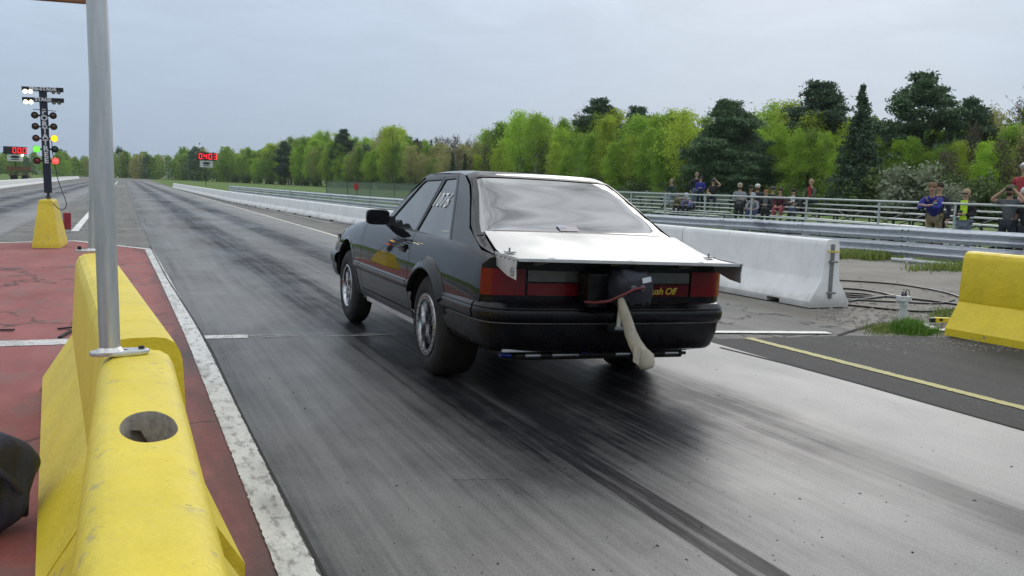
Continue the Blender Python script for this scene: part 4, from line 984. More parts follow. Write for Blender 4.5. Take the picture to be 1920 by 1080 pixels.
# ------------------------------------------------------------------ jacket-like bag at the lower left
rows = []; n = 72
for i, f in enumerate(np.linspace(0, 1, 40)):
    a = math.pi*f; row = []
    for kx in range(n):
        b = 2*math.pi*kx/n
        rr = 1+.10*math.sin(3*b+4*f)+.10*math.sin(6*b-9*f+1)*(1-.5*f)+.07*math.sin(5*b+13*f)+.05*abs(math.sin(9*b+7*f))+.03*math.sin(17*b-12*f)
        prof = max(.02, math.sin(a)**.6)
        row.append((.205*rr*prof*math.cos(b), .17*rr*prof*math.sin(b), .185-.185*math.cos(a)+(.03*math.sin(2*b+3*f) if 0 < i < 39 else 0)))
    rows.append(row)
m_jack = M('dark navy cloth', (.030, .034, .068), .65, .35, 9, .25, 200, .6, 260)
bag = thing('bag', 'dark navy cloth bag slumped on the ground at the left edge', 'bag', (-.545, 3.78, -.003))
MB().grid(rows, closed=True).build('cloth', m_jack, bag, smooth=70)
MB().lathe([(.024, -.002), (.030, -.002), (.030, .002), (.024, .002)], (0, 0, 0), 'y', 20, True).build('round_logo', m_tag, bag); bag.children[-1].location = (.06, -.17, .24); bag.children[-1].rotation_euler = (rad(-10), 0, rad(25))
MB().tube([(.02, -.10, .36), (.09, -.16, .31), (.17, -.13, .22), (.20, -.04, .12), (.19, .04, .04)], .013, 8).build('strap', m_jack, bag, smooth=60)
# rubber strips on the red paint
for k, (a, b, lab) in enumerate((((108, 618), (136, 616), 'black rubber strip on the red paint touching the barrier'), ((112, 634), (134, 622), 'black rubber strip curling towards the start line'), ((0, 620), (27, 621), 'thin black rubber strip at the left edge of the red paint'))):
    A, B_ = gz(*a), gz(*b); q = MB().bar((0, 0, .008), tuple(B_-A+Vector((0, 0, .012))), .03, .012).build('rubber_strip', m_rub, None, bevel=.003); q.location = A; tag(q, lab, 'rubber strip')

# ------------------------------------------------------------------ hoses, conduit, pipe and litter between the barriers
m_hose = plain('black hose', (.010, .010, .011), .38)
def smooth_pts(pts, n=6):
    P = [Vector(p) for p in pts]; out = []
    for i in range(len(P)-1):
        a, b, c, d = P[max(i-1, 0)], P[i], P[i+1], P[min(i+2, len(P)-1)]
        for k in range(n):
            t = k/n; out.append(.5*((2*b)+(c-a)*t+(2*a-5*b+4*c-d)*t*t+(3*b-a-3*c+d)*t**3))
    return out+[P[-1]]
loops = [([(1535, 524), (1600, 527), (1680, 533), (1740, 542), (1785, 552), (1815, 566), (1800, 577)], .014), ([(1545, 539), (1610, 543), (1650, 549), (1690, 558), (1750, 565), (1800, 572)], .015), ([(1550, 546), (1590, 553), (1640, 556), (1690, 555)], .014), ([(1556, 552), (1610, 558), (1660, 556), (1700, 561)], .012),
         ([(1575, 567), (1620, 561), (1660, 556), (1700, 552)], .014), ([(1560, 569), (1620, 575), (1690, 582), (1740, 584), (1790, 579), (1812, 568)], .014), ([(1556, 561), (1600, 562), (1640, 564), (1700, 567), (1760, 569), (1790, 562)], .012), ([(1552, 549), (1580, 549), (1620, 551), (1650, 556)], .012)]
for (pts, r), lab in zip(loops, ('outermost black hose loop sweeping widest behind the conduit post', 'black hose passing behind the conduit post box', 'upper black hose ending at the conduit post box', 'black hose beside the white barrier foot, third strand down', 'short black hose crossing the others upwards to the right', 'frontmost black hose curving towards the yellow barrier', 'black hose bundle strand running below the conduit box', 'short black hose strand beside the white barrier end')):
    q = MB().tube(smooth_pts([gz(x, y)+Vector((0, 0, r-.012)) for x, y in pts]), r, 8).build('hose', m_hose, None, smooth=60); tag(q, lab, 'hose', 'black hoses lying between the barriers')
m_pvc = M('grey white pvc', (.46, .48, .49), .45, .12, 8)
p = gz(1692, 604); p.z = -.014; k = depth(p)/F
cp_ = thing('conduit_post', 'short pale plastic conduit post with a small junction box', 'post', p)
MB().lathe([(.040, 0), (.040, 34*k), (.047, 34*k), (.047, 42*k), (.0, 42*k)], (0, 0, 0), 'z', 20).build('pipe', m_pvc, cp_, smooth=40)
jb = MB().box((-.006, 0, 47*k), (.135, .10, 10*k)).build('junction_box', m_pvc, cp_, bevel=.006)
for x in (-.028, .012): MB().lathe([(0, .05), (.009, .05), (.011, .02), (.018, .012), (.018, 0)], (x, 0, 52*k), 'z', 12).build('cable_gland', m_blk, jb, smooth=40)
MB().tube(smooth_pts([(.012, 0, 60*k), (.03, 0, 64*k), (.06, 0, 62*k), (.08, .01, 54*k), (.09, 0, 47*k)]), .004, 6).build('wire', m_cable, jb, smooth=60)
A, B_ = gz(1672, 489), gz(1800, 501); d = (B_-A)
pp = thing('plastic_pipe', 'white plastic pipe lying on the ground below the guardrail', 'pipe', A+Vector((0, 0, .035)), (0, 0, math.atan2(d.y, d.x)))
MB().tube([(0, 0, 0), (d.length, 0, 0)], .040, 14).build('tube', m_pvc, pp, smooth=40); MB().tube([(.30, 0, 0), (.52, 0, 0)], .056, 14).build('coupling', m_pvc, pp, smooth=40); MB().tube([(.41, 0, 0), (.45, -.12, -.01)], .04, 12).build('branch', m_pvc, pp, smooth=40)
p = gz(1766, 606); lv = thing('spirit_level', 'small yellow tool lying against the right yellow barrier', 'tool', p+Vector((0, 0, .0)), (0, 0, -.5))
MB().box((0, 0, .035), (.17, .06, .055)).build('frame', m_ybar2, lv, bevel=.006); MB().box((-.02, -.031, .04), (.035, .004, .025)).build('window', m_blk, lv); MB().box((-.1, 0, .03), (.06, .06, .05)).build('end', m_blk, lv, bevel=.006)
m_lit = plain('white litter', (.60, .62, .58), .8)
for x, y, lab in ((1722, 608, 'white scrap of foam left of the yellow tool'), (1738, 613, 'flat white scrap in front of the yellow barrier foot'), (1755, 618, 'small white scrap nearest the yellow barrier foot')):
    p = gz(x, y); rows = [[(-.10+.05*i, -.06+.04*j, .012+.02*rng.random()) for i in range(5)] for j in range(4)]
    q = MB().grid(rows).build('litter_scrap', m_lit, None, smooth=60); q.location = p+Vector((0, 0, -.012)); q.rotation_euler = (0, 0, rng.random()*3); tag(q, lab, 'litter')
# grass tufts
def leafmat(name, c1, c2, trans=.35, rough=.6):
    t = NT(name); oi = t.new('ObjectInfo'); g = t.pos(); n = t.noise(g, .9, 3); n2 = t.noise(t.obj(), 7, 2)
    c = t.mix(t.rng(n2, .3, .7), c1, c2); c = t.mix(1., c, t.rng(n, .3, .7, .82, 1.18), 'MULTIPLY'); c = t.mix(1., c, t.rng(oi.outputs['Random'], 0, 1, .82, 1.16), 'MULTIPLY')
    t.set(col=c, rough=rough, spec=.25); tr = t.new('BsdfTranslucent'); t.L.new(c, tr.inputs[0]); mx = t.new('MixShader'); mx.inputs[0].default_value = trans
    t.L.new(t.b.outputs[0], mx.inputs[1]); t.L.new(tr.outputs[0], mx.inputs[2]); t.L.new(mx.outputs[0], t.N['Material Output'].inputs[0]); return t.m
m_blade = leafmat('grass blades', (.07, .17, .018), (.13, .26, .03)); m_blade2 = leafmat('pale grass blades', (.14, .20, .04), (.20, .24, .07)); m_dry = leafmat('dry weed', (.16, .12, .07), (.22, .18, .11), .2)
def tuft(spots, hmin, hmax, w):
    mb = MB()
    for x, y, z, s in spots:
        h = rng.uniform(hmin, hmax)*s; a = rng.random()*6.28; l = rng.uniform(.2, .9)*h; dx, dy = math.cos(a), math.sin(a); b = Vector((x, y, z)); px, py = -dy*w/2, dx*w/2
        m_ = b+Vector((dx*l*.35, dy*l*.35, h*.6)); e = b+Vector((dx*l, dy*l, h))
        mb.add([b+Vector((px, py, 0)), b-Vector((px, py, 0)), m_-Vector((px, py, 0))*.8, m_+Vector((px, py, 0))*.8, e], [(0, 1, 2, 3), (3, 2, 4)])
    return mb
def cloud(px, py, sx_, sy_, n, s=1.): return [(*gz(rng.gauss(px, sx_), rng.gauss(py, sy_))[:2], -.014, s) for _ in range(n)]
stuff(tuft(cloud(1703, 617, 14, 4., 1500)+cloud(1735, 622, 14, 3, 500, .6), .03, .13, .009).build('grass_tuft', m_blade, None, fix=False), 'bright green grass tuft growing at the conduit post foot', 'grass')
stuff(tuft(cloud(1660, 616, 20, 5, 900, .5)+cloud(1770, 590, 12, 5, 500, .8), .03, .10, .009).build('grass_sprouts', m_blade2, None, fix=False), 'thin pale grass sprouts in the gravel beside the tuft', 'grass')
stuff(tuft(cloud(1590, 481, 40, 2.2, 900, .8)+cloud(1640, 485, 14, 1.5, 500, .8)+cloud(1790, 504, 40, 2, 700, .6), .08, .30, .03).build('verge_grass', m_blade2, None, fix=False), 'ragged grass growing along the foot of the guardrail', 'grass')
q = tuft([(gz(610, 409).x+rng.gauss(0, .12), gz(610, 409).y+rng.gauss(0, .12), -.01, 1) for _ in range(160)], .15, .55, .012).build('dry_weed', m_dry, None, fix=False); tag(q, 'dry brown weed growing against the low white wall', 'weed')
# ------------------------------------------------------------------ guardrail
m_gr = galv('galvanised guardrail', (.50, .53, .57), .42, (1.2, 1.2, 6), .5, .2, .6)
def poly_sample(P, step):
    out = []
    for a, b in zip(P, P[1:]):
        n = max(1, int((b-a).length/step)); out += [a+(b-a)*k/n for k in range(n)]
    return out+[P[-1]]
def frame_at(P, s):
    for a, b in zip(P, P[1:]):
        L = (b-a).length
        if s <= L or b is P[-1]: d = (b-a).normalized(); return a+d*s, d, Vector((d.y, -d.x, 0))
        s -= L
RP = poly_sample(smooth_pts(rail_pts, 8), .5); RLEN = sum((b-a).length for a, b in zip(RP, RP[1:]))
_gc = curve([p.y for p in rail_pts], GZ)
gtop = lambda p: _gc(p.y)
gr = thing('guardrail', 'double galvanised steel guardrail running behind the white barriers', 'guardrail', rail_pts[3])
wp = [(.0, 0), (.004, .012), (.03, .04), (.074, .058), (.082, .075), (.080, .095), (.055, .115), (.012, .140), (.004, .156), (.012, .172), (.055, .197), (.080, .217), (.082, .237), (.074, .254), (.03, .272), (.004, .30), (.0, .312)]
O = rail_pts[3]; SL = 3.81; s = 0; i = 0
while s < RLEN-1:
    e = min(s+SL, RLEN)
    for z0, nm in ((-.312, 'upper'), (-.665, 'lower')):
        rows = []; dent = [rng.uniform(-.012, .012) for _ in range(9)]
        for k in range(9):
            f = s+(e+.06-s)*k/8; p, d, n = frame_at(RP, min(f, RLEN-.01)); zz = rng.uniform(-.006, .006)+gtop(p)
            rows.append([tuple(p-n*(a+.004*(i % 2)+dent[k])-O+Vector((0, 0, z0+b+zz))) for a, b in wp])
        MB().grid(rows).build('rail_beam', m_gr, gr, smooth=50, fix=False)
    p, d, n = frame_at(RP, s); q = p-O
    MB().bar(q+n*.09+Vector((0, 0, -.02)), q+n*.09+Vector((0, 0, gtop(p)-.03)), .12, .16, up=tuple(n)).build('post', m_gr, gr)
    bl = MB()
    for z in (gtop(p)-.312, gtop(p)-.665):
        for b_ in (.075, .237):
            for u in (-.08, .10): bl.ball(q-n*.088+d*u+Vector((0, 0, z+b_)), .018, 6)
    stuff(bl.build('splice_bolts', m_rust, gr))
    s += SL; i += 1
# ------------------------------------------------------------------ pipe rail in front of the stands
RS = [p for p in RP if p.y < 40]
def offset_line(off): 
    out = []
    for i, p in enumerate(RS):
        d = (RS[min(i+1, len(RS)-1)]-RS[max(i-1, 0)]).normalized(); out.append(p+Vector((d.y, -d.x, 0))*off)
    return out
def line_px(L, px, z=0.):
    b = min(range(len(L)), key=lambda i: abs(proj(L[i]+Vector((0, 0, z)))[0]-px) if depth(L[i]) > 1 else 1e9)
    p = L[b]; d = (L[min(b+1, len(L)-1)]-L[max(b-1, 0)]).normalized(); return Vector((p.x, p.y, 0)), d, Vector((d.y, -d.x, 0))
def at_px(px, off, z=0.): return line_px(poly_sample(offset_line(off), .08), px, z)
def flat(px, D, z=0.):                        # point at height z above the ground seen in column px at depth D
    y = 380.
    for _ in range(6): P_ = dep(px, y, D); y += (P_.z-z)*F/D
    return Vector((P_.x, P_.y, z))
BLINE = poly_sample([flat(x, D) for x, D in ((2060, 16.6), (1985, 18.2), (1800, 22.8), (1590, 29.), (1385, 36.), (1345, 38.5), (1226, 42.5), (1120, 46.5), (1000, 51))], .1)
def bl_off(off): return [q+Vector(((BLINE[min(i+1, len(BLINE)-1)]-BLINE[max(i-1, 0)]).normalized().y, -(BLINE[min(i+1, len(BLINE)-1)]-BLINE[max(i-1, 0)]).normalized().x, 0))*off for i, q in enumerate(BLINE)]
def at_bl(px, off, z=0.): return line_px(bl_off(off), px, z)
RZT = 1.30
m_rail = galv('galvanised pipe rail', (.42, .46, .45), .45, (5, 5, 1), .5)
pr = thing('pipe_rail', 'galvanised pipe railing in front of the spectator stands', 'railing', at_px(1507, 1.3)[0]); O = Vector(pr.location)
line = [at_px(x, 1.3)[0] for x in (1990, 1781, 1642, 1507, 1406, 1319, 1244, 1180, 1110, 1040)]
MB().tube([p-O+Vector((0, 0, RZT)) for p in line], .030, 10).build('top_rail', m_rail, pr, smooth=50); MB().tube([p-O+Vector((0, 0, .70)) for p in line], .022, 10).build('bottom_rail', m_rail, pr, smooth=50)
for p in line: MB().tube([p-O+Vector((0, 0, -.02)), p-O+Vector((0, 0, RZT-.01))], .030, 10).build('post', m_rail, pr, smooth=50)
# ------------------------------------------------------------------ bleachers
m_plank = M('aluminium plank', (.50, .53, .50), .5, .12, 3, metal=.35, stretch=(1, .4, 1)); m_frame = plain('dark green steel', (.012, .020, .016), .55)
BZ = lambda i: .45+.165*i
BO = lambda i: .62*i
def bleacher(px0, px1, label, rows=5, extra=0.):
    a, d, n = at_bl(px0, extra); b, _, _ = at_bl(px1, extra); d = (b-a).normalized(); n = Vector((d.y, -d.x, 0)); L = (b-a).length
    if n.x < 0: n = -n
    t = thing('bleacher', label, 'bleacher', a, (0, 0, math.atan2(d.y, d.x)), 'aluminium bleachers behind the pipe rail'); sg = 1 if Vector((-d.y, d.x, 0)).dot(n) > 0 else -1
    for i in range(rows):
        y = sg*(.62*i); MB().box((L/2, y, BZ(i)), (L-.05, .24, .045)).build('seat_plank', m_plank, t, bevel=.006)
        if i: MB().box((L/2, y-sg*.31, BZ(i)-.36), (L-.05, .24, .04)).build('foot_plank', m_plank, t, bevel=.006)
    k = max(2, int(L/1.9)+1)
    for j in range(k):
        x = .35+(L-.7)*j/(k-1); fr = MB(); D = .62*(rows-1)
        fr.box((x, sg*D/2, .03), (.05, D+.4, .05))
        for i in range(rows):
            y = sg*.62*i; fr.box((x, y, BZ(i)/2), (.05, .05, BZ(i)-.05)); fr.box((x, y, BZ(i)-.045), (.07, .26, .04))
            if i: fr.box((x, y-sg*.31, BZ(i)-.40), (.05, .62, .04))
        fr.bar((x, 0, .08), (x, sg*D, BZ(rows-1)-.1), .04, .04)
        if j < k-1:
            x2 = .35+(L-.7)*(j+1)/(k-1); fr.bar((x, sg*D, .15), (x2, sg*D, BZ(rows-1)-.12), .04, .04); fr.bar((x2, sg*.62, .1), (x, sg*.62*2, BZ(2)-.12), .04, .04)
        fr.build('frame', m_frame, t)
    return t
bleacher(1985, 1800, 'aluminium bleacher at the right edge behind the neon shirted spectator')
bleacher(1796, 1590, 'empty aluminium bleacher behind the spectator in the blue jacket')
bleacher(1586, 1385, 'aluminium bleacher under the crowded group of spectators')
bleacher(1345, 1226, 'short aluminium bleacher under the seated spectators nearest the car')
bleacher(1215, 1120, 'aluminium bleacher partly hidden behind the car roof', 5, 1.0)
# ------------------------------------------------------------------ spectators
def skinned(name, V, E, mat, parent, root=0, sub=1):
    me = bpy.data.meshes.new(name); me.from_pydata([p for p, r in V], E, []); o = link(name, me, mat, parent)
    sk = o.modifiers.new('skin', 'SKIN'); sk.use_smooth_shade = True; sk.branch_smoothing = .6
    for i, (p, r) in enumerate(V):
        s = me.skin_vertices[0].data[i]; s.radius = (r, r) if not isinstance(r, tuple) else r; s.use_root = (i == root)
    o.modifiers.new('sub', 'SUBSURF').levels = sub; o.modifiers['sub'].render_levels = sub
    return o
CL = {}
def cloth(c, rough=.85):
    c = tuple(round(x, 3) for x in c)
    if c not in CL: CL[c] = M('cloth %d' % len(CL), c, rough, .2, 12, bump=.2, bscale=60)
    return CL[c]
SK = [M('skin', (.42, .24, .17), .55, .1, 20), M('skin tanned', (.34, .19, .13), .55, .1, 20)]
def person(label, loc, face, pose='stand', arms='down', h=1.75, top=(.1, .1, .1), leg=(.03, .035, .05), hair=(.04, .025, .015), cap=None, hood=None, short=False, lean=0., skin=0, beard=None, shades=False, seat=.5, hat=None, inner=None, twist=0., legc_short=None, phone=False):
    """figure faces local -y; root stands on the ground or at the seat's foot level"""
    k = h/1.75; J = {}
    P = lambda x, y, z: (x*k, y*k, z*k)
    t = thing('person', label, 'person', loc, (0, 0, face), 'spectators at the stands')
    if pose == 'stand':
        hz = .93; J['hip'] = (0, 0, hz); J['waist'] = (0, -.3*lean*.3, hz+.18); cy = -lean*.30; J['chest'] = (0, cy, hz+.38-.05*lean); J['nb'] = (0, cy-lean*.12, hz+.53-.07*lean); ny = cy-lean*.12; nz = hz+.53-.07*lean
        lg = {s: [(s*.09, 0, hz-.03), (s*.105, -.02, .50), (s*.11, .02, .09), (s*.115, -.13, .045)] for s in (-1, 1)}
    else:
        hz = seat/k+.11; J['hip'] = (0, 0, hz); J['waist'] = (0, -.02-.05*lean, hz+.17); cy = -.05-.22*lean; J['chest'] = (0, cy, hz+.36-.07*lean); ny = cy-.03-.12*lean; nz = hz+.50-.13*lean; J['nb'] = (0, ny, nz)
        fz = max(.05, hz-.52)
        lg = {s: [(s*.09, -.02, hz-.01), (s*.14, -.43, hz+.02), (s*.14, -.40, fz+.06), (s*.14, -.54, fz)] for s in (-1, 1)}
    hx = .03*math.sin(twist); head = [(hx, ny-.015, nz+.07), (hx, ny-.035, nz+.12), (hx, ny-.025, nz+.19), (hx, ny-.005, nz+.255)]
    sh = {s: (s*.175, J['chest'][1]*.6+ny*.4, nz-.06) for s in (-1, 1)}; sy, sz = sh[1][1], sh[1][2]
    A = {}
    for s in (-1, 1):
        if arms == 'down': A[s] = [(s*.24, sy+.02, sz-.28), (s*.235, sy-.06, sz-.52)]
        elif arms == 'cross': A[s] = [(s*.25, sy-.06, sz-.26), (-s*.04, sy-.23, sz-.22+.03*s)]
        elif arms == 'phone': A[s] = [(s*.235, sy-.03, sz-.28), (s*.07, sy-.26, sz-.26)]
        elif arms == 'ears': A[s] = [(s*.36, sy-.10, sz+.02), (s*.13, ny-.06, nz+.17)]
        elif arms == 'rail': A[s] = [(s*.22, sy-.22, sz-.22), (-s*.03, sy-.42, sz-.16)]
        elif arms == 'knees': A[s] = [(s*.24, sy-.12, sz-.26), (s*.12, -.36, hz+.09)]
        elif arms == 'raise': A[s] = [(s*.33, sy-.03, sz+.10), (s*.10, ny+.02, nz+.24)] if s > 0 else [(s*.25, sy-.03, sz-.26), (s*.12, sy-.25, sz-.30)]
        e, w = A[s]; dv = (Vector(w)-Vector(e)).normalized(); A[s].append(tuple(Vector(w)+dv*.07)); A[s].append(dv)
    def arm(V, E, c, s, re, rw, hand):
        i = len(V); V += [(P(*sh[s]), .088*k if not hand else .046*k), (P(*A[s][0]), re*k), (P(*A[s][1]), rw*k)]; E += [(c, i), (i, i+1), (i+1, i+2)]
        if hand:
            V.append((P(*A[s][2]), .034*k)); E.append((i+2, i+3)); dv = A[s][3]; side = dv.cross(Vector((0, 0, 1)) if abs(dv.z) < .8 else Vector((1, 0, 0))).normalized()
            for q, (o, ln) in enumerate(((-.028, .062), (-.010, .075), (.010, .070), (.027, .055))):
                b = Vector(A[s][2])+side*o+dv*.03; f1 = b+dv*ln*.55; f2 = f1+dv*ln*.35+Vector((0, 0, -.018)); j = len(V)
                V += [(P(*f1), .0105*k), (P(*f2), .009*k)]; E += [(i+3, j), (j, j+1)]
            j = len(V); th = Vector(A[s][2])-side*.045; V.append((P(*th), .012*k)); E.append((i+3, j))
    # body
    V = [(P(*J['hip']), .11*k), (P(*J['waist']), .10*k), (P(*J['chest']), .115*k), (P(*J['nb']), .062*k), (P(*head[0]), .052*k), (P(*head[1]), .070*k), (P(*head[2]), .088*k), (P(*head[3]), .066*k)]; E = [(i, i+1) for i in range(7)]
    V.append((P(hx, head[1][1]-.075, head[1][2]+.045), .016*k)); E.append((6, 8))                       # nose
    for s in (-1, 1): V.append((P(hx+s*.088, head[2][1]+.01, head[2][2]-.02), .018*k)); E.append((6, len(V)-1))   # ears
    for s in (-1, 1):
        arm(V, E, 2, s, .042, .030, True); i = len(V); V += [(P(*lg[s][0]), .085*k), (P(*lg[s][1]), .060*k), (P(*lg[s][2]), .042*k), (P(*lg[s][3]), .035*k)]; E += [(0, i), (i, i+1), (i+1, i+2), (i+2, i+3)]
    skinned('body', V, E, SK[skin], t)
    # shirt or jacket
    V = [(P(*Vector(J['hip'])+Vector((0, 0, -.02)) ) if pose == 'stand' else P(*J['hip']), .145*k), (P(*J['waist']), .135*k), (P(*J['chest']), .148*k), (P(*Vector(J['nb'])-Vector((0, 0, .02))), .085*k)]; V = [(tuple(p), r) for p, r in V]; E = [(0, 1), (1, 2), (2, 3)]
    for s in (-1, 1):
        if short:
            i = len(V); m_ = tuple((Vector(sh[s])+Vector(A[s][0]))/2); V += [(P(*sh[s]), .082*k), (P(*m_), .062*k)]; E += [(2, i), (i, i+1)]
        else:
            arm(V, E, 2, s, .060, .046, False)
    skinned('jacket' if not short else 'shirt', V, E, cloth(top), t)
    # trousers
    V = [(P(*J['hip']), .128*k)]; E = []
    for s in (-1, 1):
        i = len(V); V += [(P(*lg[s][0]), .105*k), (P(*lg[s][1]), .078*k)]; E += [(0, i), (i, i+1)]
        if not legc_short: V.append((P(*lg[s][2]), .062*k)); E.append((i+1, i+2))
    skinned('trousers', V, E, cloth(leg), t)
    for s in (-1, 1):
        a, b = Vector(P(*lg[s][2])), Vector(P(*lg[s][3])); MB().grid([[tuple(a.lerp(b, f)+Vector((w*math.cos(u), 0, (w*.8)*math.sin(u) if math.sin(u) > 0 else .045*k*math.sin(u)))) for u in np.linspace(0, 2*math.pi, 11)[:-1]] for f, w in ((-.5, .02), (-.4, .045), (.2, .05), (.8, .052), (1.15, .04), (1.25, .01))], closed=True).build('shoe', cloth((.02, .02, .022)), t, smooth=60)
    hc = Vector(P(*head[2]))
    if hood: MB().ball(hc+Vector((0, .030*k, .0)), .125*k, 14, (1, .95, 1.12)).build('hood', cloth(hood), t, smooth=80)
    elif cap or hat:
        c = MB(); c.ball(hc+Vector((0, .008, .035*k)), .102*k, 14, (1, 1.08, .85))
        if hat: c.lathe([(.10*k, .0), (.19*k, -.01), (.20*k, .0), (.10*k, .012)], hc+Vector((0, .0, .045*k)), 'z', 20)
        elif cap != 'beanie': c.box(hc+Vector((0, -.125*k, .045*k)), (.14*k, .10*k, .014))
        c.build('hat' if hat else 'cap', cloth(hat or (cap if cap != 'beanie' else (.62, .62, .60))), t, smooth=60)
    if not hood and not (cap == 'beanie'): 
        MB().ball(hc+Vector((0, .022*k, .028*k)), .100*k, 14, (1.0, 1.0, 1.0)).build('hair', cloth(hair), t, smooth=80)
    if beard: MB().ball(Vector(P(*head[1]))+Vector((0, -.03*k, -.01)), .066*k, 10, (1, .8, .8)).build('beard', cloth(beard), t, smooth=80)
    fe = MB()
    for s in (-1, 1): fe.ball(hc+Vector((s*.034*k, -.082*k, -.005)), .0125*k, 6)
    fe.box(hc+Vector((0, -.088*k, -.075*k)), (.045*k, .012, .009)); fe.build('eyes_and_mouth', cloth((.05, .02, .02)), t)
    if shades: MB().box(hc+Vector((0, -.094*k, -.004)), (.135*k, .018, .036*k)).build('sunglasses', m_blk, t, bevel=.006)
    if inner: MB().grid([[tuple(Vector(P(*J['chest']))*(1-f)+Vector(P(*J['hip']))*f+Vector((w, -.152*k+abs(w)*.25, .06*k*(1-f)))) for w in (-.085*k, -.03*k, .03*k, .085*k)] for f in np.linspace(-.25, .85, 6)]).build('shirt_front', cloth(inner, .6), t, smooth=60)
    if phone: MB().box(Vector(P(0, A[1][1][1]-.08, A[1][1][2]+.03)), (.07, .02, .13)).build('phone', m_blk, t, bevel=.004)
    return t
def toward(p, extra=0.): 
    return math.atan2(-(0-p.x), (0-p.y)) + math.pi + extra if False else math.atan2(p.x-0, -(p.y-0)*-1)*-1+extra
def face_to(p, tx, ty):                       # rotation so that local -y points at (tx, ty)
    d = Vector((tx-p.x, ty-p.y)); return math.atan2(d.x, -d.y)
def row_spot(px, i): p, d, n = at_bl(px, BO(i), BZ(i)+.3); return p, BZ(i)+.02
def sit(label, px, i, tx=None, **k):
    p, z = row_spot(px, i); f = face_to(p, *(tx or (4, 14))); base = z-.45
    if base < 0: base = 0
    return person(label, Vector((p.x, p.y, base)), f, 'sit', seat=z-base, **k)
def stand(label, px, off, z=0., tx=None, **k):
    p = flat(px, off, z); return person(label, p, face_to(p, *(tx or (3, 9))), 'stand', **k)
NAVY = (.012, .014, .03); BLUE = (.018, .028, .22); JEAN = (.10, .13, .20); BLK = (.012, .012, .014); GREY = (.20, .21, .23); KHAKI = (.24, .19, .11)
sit('spectator in dark green jacket and pale jeans sitting on the top plank', 1262, 4, (-10, 30), arms='knees', top=(.018, .035, .028), leg=(.25, .28, .36), hair=(.25, .2, .16), lean=.2, hood=None)
stand('tall spectator in dark navy jacket standing behind the blue hooded youth', 1303, 43.5, .66, arms='down', h=1.66, top=NAVY, leg=JEAN, hair=(.22, .16, .1))
stand('youth in bright blue hooded top standing on the bleacher', 1311, 43, .62, arms='phone', h=1.52, top=BLUE, leg=NAVY, hair=(.05, .03, .02), cap=(.03, .03, .04))
sit('spectator in black with one arm raised to the head on the top plank', 1336, 4, arms='raise', top=BLK, leg=NAVY, cap=(.02, .02, .02), short=True)
sit('spectator in lavender blue jacket bending forward on a low plank', 1296, 1, (0, 30), arms='knees', top=(.12, .14, .34), leg=BLK, hood=(.45, .47, .58), lean=.95, h=1.6)
sit('spectator in olive top seated low beside the lavender jacket', 1279, 1, (-6, 26), arms='knees', top=(.12, .115, .07), leg=(.02, .022, .024), hair=(.05, .03, .02), lean=.7, h=1.62)
stand('bearded man in grey patterned hoodie with crossed arms', 1383, 36.4, 0, arms='cross', h=1.80, top=GREY, leg=(.022, .026, .034), hair=(.30, .26, .2), beard=(.03, .02, .015))
stand('spectator with dark cap behind the hooded grey sweater', 1404, 37.5, 0, arms='down', h=1.74, top=BLK, leg=NAVY, cap=(.03, .028, .03))
stand('bearded spectator in white knit cap and black jacket', 1416, 37, 0, arms='down', h=1.80, top=(.016, .017, .022), leg=NAVY, cap='beanie', beard=(.06, .03, .02))
sit('spectator in pale grey hoodie with hood up and blue jeans', 1413, 1, arms='knees', top=(.22, .24, .27), leg=(.03, .045, .12), hood=(.30, .32, .35), lean=.45, h=1.66)
stand('red haired spectator in black vest with grey sleeves by the railing', 1432, 34.2, 0, arms='phone', h=1.56, top=(.022, .022, .028), leg=(.014, .016, .018), hair=(.25, .10, .04), inner=(.09, .09, .11))
stand('spectator in black jacket and wide brimmed hat', 1444, 36.6, 0, arms='cross', h=1.72, top=BLK, leg=BLK, hat=(.05, .055, .05))
sit('long haired spectator in maroon jacket sitting with crossed legs', 1464, 2, arms='knees', top=(.055, .012, .02), leg=(.28, .06, .08), hair=(.03, .016, .01), h=1.66)
stand('spectator with black cap and black and white jacket', 1483, 35, 0, arms='cross', h=1.64, top=(.03, .032, .036), leg=(.05, .07, .11), cap=(.012, .012, .012), inner=(.5, .5, .5))
sit('spectator in olive jacket over a red shirt alone on the top plank', 1524, 4, (-4, 26), arms='knees', top=(.055, .065, .042), leg=(.03, .03, .034), hair=(.30, .2, .12), inner=(.30, .035, .03), lean=.1)
stand('spectator in dark jacket just behind the blue jacket', 1752, 23.2, 0, arms='down', h=1.80, top=NAVY, leg=BLK, hair=(.03, .02, .012))
stand('youth in royal blue jacket and khaki trousers leaning on the railing', 1746, 22.5, 0, arms='rail', h=1.82, top=(.016, .024, .20), leg=KHAKI, hair=(.16, .09, .045), lean=.75)
stand('spectator in neon yellow shirt, black jacket and sunglasses', 1802, 21.7, 0, arms='phone', h=1.64, top=(.014, .014, .016), leg=(.16, .19, .25), hair=(.34, .25, .15), inner=(.55, .85, .04), shades=True, phone=True)
stand('man in grey shirt and cap covering both ears with his hands', 1882, 20.7, 0, arms='ears', h=1.74, top=(.075, .08, .088), leg=(.014, .017, .026), short=True, cap=(.09, .075, .05), shades=True, beard=(.03, .02, .012), skin=1)
stand('man in red shirt and white cap standing high on the bleacher', 1910, 21.9, .48, arms='down', h=1.82, top=(.30, .03, .04), leg=(.012, .014, .022), short=True, cap=(.6, .6, .6))
stand('spectator in white shirt and jeans cut by the right picture edge', 1924, 21.4, .34, arms='cross', h=1.70, top=(.55, .55, .53), leg=(.15, .19, .27), short=True)
stand('child in dark shirt and sunglasses at the right picture edge', 1915, 20.6, 0, arms='down', h=1.56, top=(.02, .022, .025), leg=(.02, .022, .03), shades=True, short=True)
